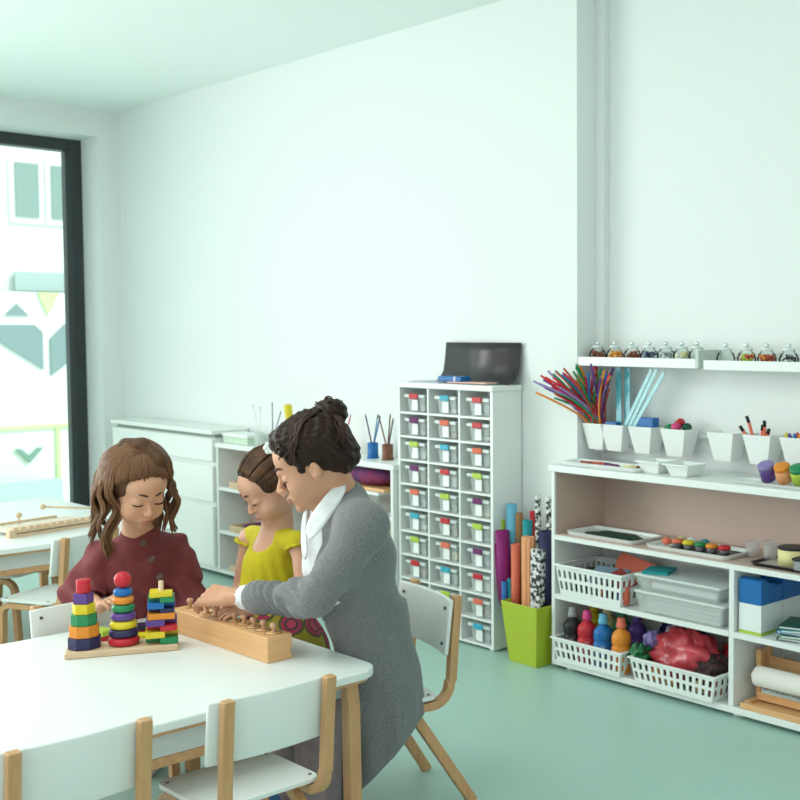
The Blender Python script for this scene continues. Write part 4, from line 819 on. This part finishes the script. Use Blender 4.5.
for a, b, c_ in ((hN, kN, aN), (hF, kF, aF)): sk.cone(a, b, .068, .050, .03); sk.cone(b, c_, .052, .034, .02); sk.cone(c_, c_+Vector((-.10, -.06, -.01)), .03, .022, .02)
wb_ = sk.mesh('body', SKIN_W, wom); face_parts(HW, wom)
tr = Vol((-3.3, 1.35, .0), (-2.45, 2.25, .62), .007)
for a, b, c_ in ((hN, kN, aN), (hF, kF, aF)): tr.cone(a, b, .076, .062, .03); tr.cone(b, b+(c_-b)*.85, .068, .052, .02)
tr.mesh('trousers', C('mauve_trousers', (.30, .24, .26), .85, noise_amt=.4, scale=40), wom)
for a in (aN, aF):
    v = Vol(a+Vector((-.2, -.16, -.1)), a+Vector((.1, .1, .08)), .006); v.cone(a+Vector((.01, 0, -.005)), a+Vector((-.10, -.06, -.012)), .042, .034, .02); v.mesh('shoe', C('blue_shoe', (.02, .16, .38), .5), wom)
# white shirt
SHIRT = C('white_shirt', (.82, .84, .85), .8, noise_amt=.2, scale=30, bump=.2)
st = Vol((-3.2, 1.45, .4), (-2.4, 2.3, 1.05), .0045); fN = -RV*.055-ZV*.01
st.cone(nb+fN*.2, ch+fN*.5, .062, .104, .04); st.cone(ch+fN*.5, waist, .100, .070, .05); st.cone(shN, shF, .045, .045, .04); st.cone(waist, hip, .07, .08, .05)
st.ell(hc+hR @ Vector((-.01, 0, -.11)), (.062, .058, .03), hR, .01, 's')
cp_ = wrN+(elN-wrN)*.17; st2 = (elN-wrN).normalized()
st.cone(cp_+st2*.006, cp_+st2*.075, .034, .034, .004); st.cone(cp_-st2*.06, cp_-st2*.002, .030, .030, .003, 's')
st.mesh('shirt', SHIRT, wom, 1)
def sheet(name, pts, m, par, th=.003, sub=2):   # quad strip sheet with thickness
    b = MB(); n = len(pts[0]); vs = [p for row in pts for p in row]; fs = [(i*n+j, i*n+j+1, (i+1)*n+j+1, (i+1)*n+j) for i in range(len(pts)-1) for j in range(n-1)]
    o = seat_in(b.add(vs, fs, True).build(name, m, par), par); s_ = o.modifiers.new('s', 'SUBSURF'); s_.levels = s_.render_levels = sub; q = o.modifiers.new('t', 'SOLIDIFY'); q.thickness = th; return o
# collar: from behind the neck down to the front point
def cp(px, py, d): return at(px, py, d)
sheet('collar', [[cp(342, 480, 3.10), cp(348, 488, 3.085)], [cp(331, 489, 3.065), cp(340, 503, 3.045)], [cp(320, 503, 3.045), cp(328, 521, 3.02)], [cp(309, 518, 3.04), cp(318, 534, 3.015)], [cp(306, 530, 3.04), cp(309, 543, 3.02)]], SHIRT, wom)
sheet('collar', [[cp(309, 508, 3.16), cp(303, 512, 3.17)], [cp(306, 528, 3.10), cp(301, 536, 3.10)], [cp(309, 560, 3.07), cp(303, 562, 3.08)]], SHIRT, wom)
# cardigan
CARD = mat('grey_heather', (.215, .222, .226), .92, noise_amt=.2, scale=170, col2=(.135, .14, .145), bump=.3, sheen=.2)
cv = Vol((-3.25, 1.40, .04), (-2.2, 2.45, 1.06), .0045)
bk = RV*.012
cv.cone(nb+bk+ZV*.0, ch-RV*.006, .068, .106, .05); cv.cone(ch-RV*.006, waist-RV*.004, .106, .090, .06); cv.cone(shN+RV*.006, shF, .062, .058, .04)
cv.cone(waist+bk*.3, hip-RV*.01, .094, .108, .06); cv.cone(hN, hN+(kN-hN)*.35-ZV*.03, .092, .078, .05)
fr = (shN+shF)/2-RV*.105; cv.ell(fr+Vector((0, 0, -.03))-DV*.01, (.050, .13, .20), Matrix((RV, DV, ZV)).transposed(), .012, 's'); cv.ell(hc+hR @ Vector((0, 0, -.10)), (.075, .07, .04), hR, .012, 's')
cv.cone(nb+RV*.012-ZV*.012, shN, .052, .056, .04); cv.cone(shN-RV*.004, elN, .055, .049, .035); cv.cone(elN, cp_+st2*.058, .049, .0435, .012); cv.cone(shF, elF, .05, .046, .03); cv.cone(elF, wrF+(elF-wrF)*.45, .046, .04, .012)
# lower part hanging over the chair
lowc = at(382, 745, 3.28)
def skirt(X, Y, Z):
    z = np.clip((hip.z-Z)/(hip.z-.05), 0, 1)
    cx_ = hip.x+(lowc.x-hip.x)*z; cy_ = hip.y+(lowc.y-hip.y)*z; dx, dy = X-cx_, Y-cy_
    u = dx*RV.x+dy*RV.y; v = dx*DV.x+dy*DV.y; a = np.arctan2(v, u)
    tp_ = 1-.36*np.clip((Z-hip.z+.08)/.30, 0, 1)**1.2
    r = (1/tp_)*np.sqrt(((u+.002)/(.124+.0*z))**2+(v/(.145+.02*z))**2); fold = (.07*np.sin(a*7+.6+z*1.5)+.05*np.sin(a*12+2-z*2))*z
    d = (r-1-fold)*.115
    return np.maximum(np.where(Z < hip.z-.10, np.maximum(d, -(d+.010)), d), Z-hip.z-.2)
cv.put(skirt, lowc+Vector((-.24, -.24, -.45)), hip+Vector((.22, .22, .22)), .03)
# hem cut: low at the image left, rising to the right
def hem(X, Y, Z):
    u = (X-lowc.x)*RV.x+(Y-lowc.y)*RV.y; zh = np.where(u < .06, .085+(u+.07)*.95, .21+(u-.06)*1.2); return Z-zh
cv.put(hem, lowc+Vector((-.4, -.4, -.5)), lowc+Vector((.4, .4, .42)), .004, 's')
# folds
d1 = (elN-shN).normalized(); d2 = (cp_-elN).normalized()
def folds(X, Y, Z):
    s1 = (X-elN.x)*d2.x+(Y-elN.y)*d2.y+(Z-elN.z)*d2.z; w_ = (X-elN.x)*.8+(Z-elN.z)*1.1
    q = np.sin(s1*115+14*np.sin(w_*20))*.0085*np.exp(-((s1-.11)/.085)**2); return q
wrink(cv, np.minimum(elN, cp_)-.08, np.maximum(elN, cp_)+.08, folds)
def folds2(X, Y, Z):
    u = X*RV.x+Y*RV.y; return .0045*np.sin(u*38+Z*30+3*np.sin(Z*13))*np.exp(-((Z-.72)/.14)**2)+.006*np.sin(u*34-Z*12+1)*np.exp(-((Z-.46)/.14)**2)
wrink(cv, (-3.25, 1.4, .3), (-2.2, 2.4, .95), folds2)
cv.mesh('cardigan', CARD, wom, 1)
# hair
HAIRD = mat('dark_brown_hair', (.017, .008, .005), .42, noise_amt=.5, scale=200, col2=(.03, .013, .007), bump=.6, spec=.2)
hv = Vol(hc-Vector((.22, .22, .2)), hc+Vector((.22, .22, .26)), .004)
def HX(p): return hc+hR @ (Vector(p)*hs)
hv.ell(HX((-.024, 0, .045)), (.103*hs, .090*hs, .090*hs), hR, .01); hv.ell(HX((-.075, 0, .0)), (.055, .07, .06), hR, .02); hv.ell(HX((.025, 0, .095)), (.055, .062, .036), hR, .02)
hv.ell(HX((.09, 0, -.025)), (.070, .10, .094), hR, .008, 's'); hv.ell(HX((.035, 0, -.10)), (.09, .12, .08), hR, .008, 's'); hv.ell(HX((.0, .078, -.03)), (.025, .05, .040), hR, .006, 's'); hv.ell(HX((.0, -.078, -.03)), (.025, .05, .040), hR, .006, 's')
bun = at(330, 414, 3.12); hv.ell(bun, (.045, .045, .042), None, .006)
def curl(X, Y, Z): return .0045*np.sin(X*170+3*np.sin(Z*60))*np.sin(Y*150+Z*130)
wrink(hv, hc-Vector((.22, .22, .2)), hc+Vector((.22, .22, .26)), curl)
hair_w = hv.mesh('hair', HAIRD, wom, 1)
def onhead(p, R3, off): # project a local direction to the scalp ellipsoid
    v = Vector((p[0]/R3[0], p[1]/R3[1], p[2]/R3[2])).normalized(); return Vector((v.x*R3[0], v.y*R3[1], v.z*R3[2]))*(1+off)
paths = []; bl = (hR.inverted() @ (bun-hc))/hs; cc_ = Vector((-.024, 0, .045)); R3 = (.106, .093, .093)
for i in range(150):
    th = rr.uniform(-2.0, 2.0); st0 = Vector((.075*math.cos(th*.55)+.0, .085*math.sin(th), .045-.075*abs(math.sin(th))**2+rr.uniform(-.01, .02)))
    if abs(th) > 1.3: st0 = Vector((-.05-.05*rr.random(), math.copysign(.07, th), -.05+.03*rr.random()))
    pp = []
    for k in range(12):
        t_ = k/11; q = st0*(1-t_)+(bl-cc_)*t_*.9; q = onhead(q+Vector((0, 0, .02*math.sin(PI*t_))), R3, .01+.03*rr.random()*(.4+t_)); wv = .004*math.sin(k*2.1+i); pp.append(HX(cc_+q+Vector((wv, -wv, wv))))
    paths.append(pp)
for i in range(70):   # curls at the hairline and bun
    if i < 40:
        a = rr.uniform(-1.0, 1.0); c0 = HX((.035+.025*rr.random(), .072*math.sin(a*1.3), .098+.02*rr.random()-.05*abs(a))) ; r0 = .007+.006*rr.random(); L = 10
    else: v = Vector((rr.gauss(0, 1), rr.gauss(0, 1), rr.gauss(0, 1))).normalized(); c0 = bun+v*.038; r0 = .010; L = 10
    ax = Vector((rr.gauss(0, 1), rr.gauss(0, 1), rr.gauss(0, 1))).normalized(); o1 = ax.orthogonal().normalized(); o2 = ax.cross(o1)
    paths.append([c0+(o1*math.cos(k*.7)+o2*math.sin(k*.7))*r0+ax*(k-5)*.0022 for k in range(L)])
strands('hair_strands', mat('dark_brown_strands', (.045, .018, .010), .4, spec=.3, noise_amt=.5, scale=20, col2=(.025, .012, .008)), wom, paths, .0022)

# ---------------------------------------------------------------- girl in yellow
Yc = at(285, 690, 3.50); gy = thing('person', 'young girl in a yellow sleeveless top standing between the woman and the block', 'person', (Yc.x, Yc.y, 0))
HY = headM(at(271, 487, 3.45), -55, 34, -3, .90); yc, yR, ys = HY
ynb = at(277, 527, 3.50); ysN, ysF = at(300, 544, 3.42), at(250, 538, 3.62); ych = (ysN+ysF)/2-ZV*.07; ywa = at(272, 596, 3.52); yhi = at(284, 645, 3.50)
yeN, ywN = at(306, 603, 3.36), at(256, 609, 3.26); yeF, ywF = at(240, 592, 3.64), at(232, 598, 3.46)
v = Vol((-3.55, 1.35, -.01), (-2.65, 2.25, 1.1), .0042); head(v, HY, True)
v.cone(yc+yR @ Vector((-.025, 0, -.045)), ynb-ZV*.01, .028, .032, .010); v.cone(ynb, ych, .042, .07, .04); v.cone(ysN, ysF, .030, .030, .03); v.cone(ych, ywa, .076, .075, .04); v.cone(ywa, yhi, .078, .09, .04)
v.cone(ysN, yeN, .0285, .025, .02); v.cone(yeN, ywN, .025, .0175, .01); v.cone(ysF, yeF, .0285, .025, .02); v.cone(yeF, ywF, .025, .0175, .01)
hand(v, ywN, Vector(at(236, 609, 3.24)-ywN), ZV-DV*.4, -1, .72, curl=.42, spread=.15, thumb_out=.4); hand(v, ywF, Vector(at(222, 603, 3.40)-ywF), ZV-DV*.4, 1, .72, curl=.7)
ykn = [yhi-DV*.05-ZV*.23, yhi+DV*.05-ZV*.23]
for i, k_ in enumerate(ykn):
    g = Vector((k_.x, k_.y, .05)); v.cone(yhi+DV*(.05 if i else -.05), k_, .06, .042, .03); v.cone(k_, g, .04, .028, .02); v.cone(g-ZV*.01, g-RV*.08-DV*.06-ZV*.025, .026, .02, .01)
v.mesh('body', SKIN_Y, gy); face_parts(HY, gy, True)
YEL = mat('yellow_jersey', (.60, .52, .012), .85, noise_amt=.25, scale=30, col2=(.50, .43, .008), bump=.25)
v = Vol((-3.5, 1.55, .5), (-2.7, 2.2, .95), .004); vv = Matrix((RV, DV, ZV)).transposed()
v.cone(ynb-ZV*.02, ych, .045, .08, .04); v.cone(ysN-RV*.01+ZV*.004, ysF+RV*.01+ZV*.004, .036, .036, .03); v.cone(ych, ywa, .086, .086, .04); v.cone(ywa, yhi, .088, .10, .04)
fY = (-DV*math.cos(math.radians(-50))+RV*math.sin(math.radians(-50)))
v.ell(ynb+fY*.075-ZV*.018, (.062, .062, .050), None, .008, 's'); v.ell(ynb+ZV*.035, (.06, .06, .05), None, .008, 's')
for s_, e_ in ((ysN, yeN), (ysF, yeF)): dd = (e_-s_).normalized(); v.cone(s_+dd*.028, s_+dd*.3, .036, .034, .006, 's')
def yf(X, Y, Z): a = np.arctan2(Y-ywa.y, X-ywa.x); return .003*np.sin(a*16+Z*40)*np.exp(-((Z-ywa.z-.03)/.09)**2)
wrink(v, (-3.5, 1.55, .5), (-2.7, 2.2, .9), yf); v.mesh('top', YEL, gy, 1)
for s_, e_ in ((ysN, yeN), (ysF, yeF)):      # ruffles over the shoulders and at the waist
    dd = (e_-s_).normalized(); o1 = dd.orthogonal().normalized(); o2 = dd.cross(o1); m = MB()
    m.tube([s_+dd*.012+(o1*math.cos(a)+o2*math.sin(a))*(.039+.003*math.sin(a*11)) for a in [2*PI*k/60 for k in range(61)]], .0055, 6); seat_in(m.build('ruffle', YEL, gy), gy)
m = MB()
for z_, r_ in ((0, .091), (.012, .0885)): m.tube([Vector((ywa.x+(r_+.003*math.sin(a*19+z_*90))*math.cos(a), ywa.y+(r_+.003*math.sin(a*19))*math.sin(a), ywa.z+.012+z_+.003*math.sin(a*23))) for a in [2*PI*k/110 for k in range(111)]], .005, 6)
seat_in(m.build('waist_ruffle', YEL, gy), gy)
sm_ = bpy.data.materials.new('printed_skirt'); sm_.use_nodes = True; nt = sm_.node_tree; b_ = nt.nodes['Principled BSDF']; b_.inputs['Roughness'].default_value = .85
tc = nt.nodes.new('ShaderNodeTexCoord'); vo = nt.nodes.new('ShaderNodeTexVoronoi'); vo.inputs['Scale'].default_value = 16; rp = nt.nodes.new('ShaderNodeValToRGB'); nt.links.new(tc.outputs['Object'], vo.inputs['Vector']); nt.links.new(vo.outputs['Distance'], rp.inputs[0]); nt.links.new(rp.outputs[0], b_.inputs['Base Color'])
rp.color_ramp.interpolation = 'CONSTANT'; rp.color_ramp.elements[0].color = (.42, .04, .10, 1); rp.color_ramp.elements[1].position = .62; rp.color_ramp.elements[1].color = (.30, .26, .02, 1)
for p_, c_ in ((.28, (.05, .04, .03, 1)), (.36, (.36, .03, .09, 1)), (.5, (.09, .08, .03, 1))): e = rp.color_ramp.elements.new(p_); e.color = c_
v = Vol((-3.5, 1.5, .1), (-2.6, 2.3, .68), .006); v.cone(ywa-ZV*.012, yhi-ZV*.02, .089, .125, .01); v.cone(yhi-ZV*.02, yhi-ZV*.22+RV*.02, .125, .15, .02); v.put(lambda X, Y, Z: Z-(yhi.z-.22)+0*X+0*Y, (-3.5, 1.5, .1), (-2.6, 2.3, yhi.z-.22), .004, 's')
def sf(X, Y, Z): a = np.arctan2(Y-yhi.y, X-yhi.x); return .006*np.sin(a*11)*np.clip((ywa.z-Z)*5, 0, 1)
wrink(v, (-3.5, 1.5, .1), (-2.6, 2.3, .62), sf); v.mesh('skirt', sm_, gy, 1)
HAIRY = mat('brown_hair_smooth', (.085, .038, .018), .5, spec=.25, noise_amt=.8, scale=120, col2=(.035, .016, .009), bump=.4, stretch=(1, 1, .3))
hv = Vol(yc-Vector((.22, .22, .2)), yc+Vector((.22, .22, .22)), .004)
def YX(p): return yc+yR @ (Vector(p)*ys)
hv.ell(YX((-.022, 0, .042)), (.100*ys, .084*ys, .090*ys), yR, .01); hv.ell(YX((.100, 0, -.045)), (.072, .10, .088), yR, .008, 's'); hv.ell(YX((.045, 0, -.10)), (.09, .13, .085), yR, .008, 's'); hv.ell(YX((.005, .078, -.03)), (.020, .04, .034), yR, .006, 's'); hv.ell(YX((.005, -.078, -.03)), (.020, .04, .034), yR, .006, 's')
pt = YX((-.12, 0, .05)); hv.cone(YX((-.09, 0, .05)), pt, .028, .032, .02); hv.cone(pt, YX((-.15, -.0, -.02)), .032, .026, .01); hv.cone(YX((-.15, 0, -.02)), YX((-.13, 0, -.13)), .026, .012, .01)
hv.mesh('hair', HAIRY, gy, 1)
paths = []; R3 = (.103, .088, .094); cc_ = Vector((-.022, 0, .042)); bl = Vector((-.125, 0, .05))
for i in range(150):
    a = rr.uniform(-1.9, 1.9); st0 = Vector((.072*math.cos(a*.6), .080*math.sin(a), .05-.055*abs(math.sin(a))**2+rr.uniform(-.004, .02))) if abs(a) < 1.4 else Vector((-.03-.05*rr.random(), math.copysign(.07, a), -.07+.03*rr.random()))
    paths.append([YX(cc_+onhead(st0*(1-k/11)+(bl-cc_)*k/11*.9, R3, .0+.02*rr.random())) for k in range(12)])
strands('hair_strands', mat('brown_strands', (.13, .06, .027), .45, spec=.3, noise_amt=.6, scale=30, col2=(.06, .027, .014)), gy, paths, .0020)
c = thing('hair_clip', 'white flower hair clip on the yellow girl’s hair beside the woman’s forehead', 'hair clip', at(269.5, 448, 3.33)); m = MB()
for k in range(6): m.ball((.011*math.cos(k*1.05), 0, .011*math.sin(k*1.05)), (.008, .006, .008), 8, Matrix.Rotation(math.radians(43), 4, 'Z'))
m.build('petal', P('white', .6), c); MB().ball((0, 0, 0), .006, 8).build('centre', P('white', .5), c)

# ---------------------------------------------------------------- girl in maroon
Mc = at(140, 640, 3.62); gm = thing('person', 'young girl with long wavy brown hair in a maroon blouse behind the stacked toys', 'person', (Mc.x, Mc.y, 0))
HM = headM(at(137, 489, 3.46), 47, 27, 1, .99); mc, mR, ms = HM
mnb = at(140, 533, 3.56); msL, msR = at(104, 558, 3.56), at(172, 550, 3.64); mch = (msL+msR)/2-ZV*.08; mwa = at(142, 610, 3.64); mhi = at(142, 650, 3.64)
meL, mwL = at(82, 592, 3.52), at(100, 607, 3.40); meR, mwR = at(190, 602, 3.62), at(186, 625, 3.48)
v = Vol((-4.15, 1.0, -.01), (-3.0, 2.15, 1.05), .0042); head(v, HM, True)
v.cone(mc+mR @ Vector((-.02, 0, -.05)), mnb, .038, .042, .02); v.cone(mnb, mch, .045, .075, .04); v.cone(msL, msR, .032, .032, .03); v.cone(mch, mwa, .085, .085, .04); v.cone(mwa, mhi, .085, .095, .04)
v.cone(msL, meL, .030, .026, .02); v.cone(meL, mwL, .026, .019, .01); v.cone(msR, meR, .030, .026, .02); v.cone(meR, mwR, .026, .019, .01)
hand(v, mwL, Vector(at(112, 600, 3.35)-mwL)+ZV*.01, ZV-DV*.3, 1, .75, curl=.75, spread=.1, thumb_out=.8); hand(v, mwR, -DV*.5-RV*.4-ZV*.3, ZV, -1, .75, curl=.5)
for i in (0, 1):
    h0 = mhi+RV*(.05 if i else -.05); k_ = h0-ZV*.22; g = Vector((k_.x, k_.y, .05)); v.cone(h0, k_, .06, .044, .03); v.cone(k_, g, .042, .03, .02); v.cone(g-ZV*.01, g-DV*.10-ZV*.025, .026, .02, .01)
v.mesh('body', SKIN_M, gm); face_parts(HM, gm, True)
tg = Vol((-4.1, 1.1, -.01), (-3.2, 2.1, .5), .007)
for i in (0, 1): h0 = mhi+RV*(.05 if i else -.05); k_ = h0-ZV*.22; g = Vector((k_.x, k_.y, .04)); tg.cone(h0, k_, .067, .05, .03); tg.cone(k_, g, .048, .036, .02); tg.cone(g, g-DV*.10-ZV*.015, .034, .027, .01)
tg.mesh('tights', C('white_tights', (.75, .72, .70), .85), gm)
MAR = mat('maroon_linen', (.20, .040, .045), .9, noise_amt=.35, scale=28, col2=(.15, .028, .032), bump=.3)
v = Vol((-4.15, 1.0, .2), (-3.05, 2.2, .95), .0042)
v.cone(mnb-ZV*.005, mch, .056, .096, .05); v.cone(msL, msR, .048, .048, .04); v.cone(mch, mwa, .104, .100, .05); v.cone(mwa, mhi-ZV*.03, .100, .135, .04); v.cone(mhi-ZV*.03, mhi-ZV*.16, .135, .155, .04)
v.cone(msL, meL, .052, .058, .03); v.cone(meL, meL+(mwL-meL)*.45, .058, .045, .02); v.cone(msR, meR, .052, .060, .03); v.cone(meR, meR+(mwR-meR)*.6, .060, .045, .02)
v.cone(meL+(mwL-meL)*.5, mwL+(mwL-meL)*.6, .036, .040, .004, 's'); v.cone(meR+(mwR-meR)*.7, mwR+(mwR-meR)*.6, .036, .04, .004, 's')
v.ell(mnb+ZV*.050-DV*.02, (.064, .064, .047), None, .006, 's')
v.put(lambda X, Y, Z: Z-(mhi.z-.2)+0*X+0*Y, (-4.2, 1.0, .1), (-3.0, 2.2, mhi.z-.2), .004, 's')
def mf(X, Y, Z):
    u = (X-mch.x)*RV.x+(Y-mch.y)*RV.y; w_ = (X-mch.x)*DV.x+(Y-mch.y)*DV.y
    q = .006*np.sin(u*75+4*np.sin(Z*22)+Z*12)*np.clip((.86-Z)*6, 0, 1)*np.clip(np.abs(u)*14, 0, 1)
    q = q+.0025*np.sin(Z*60+u*60)*np.clip((np.abs(u)-.11)*16, 0, 1)
    return q+.006*np.sin(np.arctan2(w_, u)*18)*np.exp(-((Z-mwa.z+.03)/.05)**2)
wrink(v, (-4.15, 1.0, .2), (-3.05, 2.2, .92), mf); v.mesh('blouse', MAR, gm, 1)
Mx = Matrix((RV, -DV, ZV)).transposed().to_4x4()
for px, py, dd in ((144, 543, 3.474), (152, 559, 3.476), (160, 577, 3.492)):
    m = MB(); p = at(px, py, dd); MM = T(*p) @ Mx @ RX(-PI/2+.35); m.lathe([(0, -.002), (.0095, -.002), (.0108, .001), (.0095, .004), (.006, .003), (0, .003)], 18, MM); seat_in(m.build('button', C('brown_button', (.07, .03, .016), .3), gm), gm)
m = MB(); NB_ = mnb+ZV*.006
HAIRM = mat('wavy_brown_hair', (.11, .05, .023), .5, spec=.25, noise_amt=.5, scale=70, col2=(.075, .033, .015), bump=.5, stretch=(1, 1, .3))
hv = Vol(mc-Vector((.26, .26, .30)), mc+Vector((.26, .26, .24)), .0042)
def MX(p): return mc+mR @ (Vector(p)*ms)
hv.ell(MX((-.026, 0, .042)), (.104*ms, .092*ms, .094*ms), mR, .01); hv.ell(MX((-.05, 0, -.03)), (.075, .085, .07), mR, .03)
hv.ell(MX((.098, 0, -.038)), (.075, .085, .092), mR, .008, 's'); hv.ell(MX((.055, 0, -.10)), (.09, .070, .085), mR, .008, 's')
hv.cone(MX((.03, .03, .118)), MX((-.02, .0, .138)), .026, .024, .012); hv.cone(MX((-.02, 0, .138)), MX((-.06, -.03, .12)), .024, .022, .01)
hv.mesh('hair', HAIRM, gm, 1)
paths = []; cc_ = Vector((-.026, 0, .042)); R3 = (.107, .096, .098)
for i in range(340):
    sd = -1 if i % 2 else 1; lk = (i//2) % 11; lr = random.Random(lk*7+sd)
    top_ = Vector((rr.uniform(-.04, .05), sd*rr.uniform(.005, .035), .1)); fx = -.085+.12*(lk/10)+rr.gauss(0, .004)
    mid = Vector((fx, sd*.085, -.005)); pp = []
    for k in range(9): t_ = k/8; q = top_*(1-t_)+mid*t_+Vector((0, sd*.03*math.sin(PI*t_), .03*math.sin(PI*t_))); pp.append(MX(cc_+onhead(q, R3, .02+.05*rr.random())))
    end = pp[-1]; L = lr.uniform(.13, .22)+rr.gauss(0, .008); ph = lr.random()*6+rr.gauss(0, .12); out = (mR @ Vector((0, sd, 0))); out.z = 0; fwd = lr.uniform(-.2, .6)+rr.gauss(0, .05)
    for k in range(1, 12):
        t_ = k/11; pp.append(end-ZV*L*t_+out*(.006*t_+.011*(math.sin(ph+t_*9)-math.sin(ph)))-DV*(.011*(math.sin(ph*1.7+t_*8)-math.sin(ph*1.7))+.05*t_*fwd))
    paths.append(pp)
for i in range(70):   # swept up tuft
    a = rr.uniform(-.5, .5); s0 = MX((.055+.02*rr.random(), a*.09+.02, .075)); s1 = MX((.03, a*.05+.02, .135+.012*rr.random())); s2 = MX((-.03, a*.03, .150+.008*rr.random())); s3 = MX((-.07, a*.04-.03, .11))
    paths.append([(s0*(1-t_)**3+s1*3*t_*(1-t_)**2+s2*3*t_*t_*(1-t_)+s3*t_**3)+Vector((rr.gauss(0, .001),)*3) for t_ in [k/10 for k in range(11)]])
strands('hair_strands', mat('golden_brown_strands', (.20, .095, .042), .45, spec=.3, noise_amt=.4, scale=14, col2=(.13, .06, .027)), gm, paths, .0032)
extra = []
for i in range(190):
    a = rr.uniform(-1.0, 1.0); s0 = Vector((.085-.055*a*a+.02*rr.random(), a*.085, .045-.05*a*a)); s1 = Vector((-.01+.03*rr.random(), a*.03, .11)); pp = []
    for k in range(10): t_ = k/9; pp.append(MX(cc_+onhead(s0*(1-t_)+s1*t_, R3, .004+.035*rr.random()*.5+.02*math.sin(PI*t_))))
    extra.append(pp)
strands('hair_strands', MATS['golden_brown_strands'], gm, extra, .0026)
seat_in(MB().ball(MX((-.045, -.045, .118)), .017, 12).build('hair_tie', P('black', .6), gm), gm)
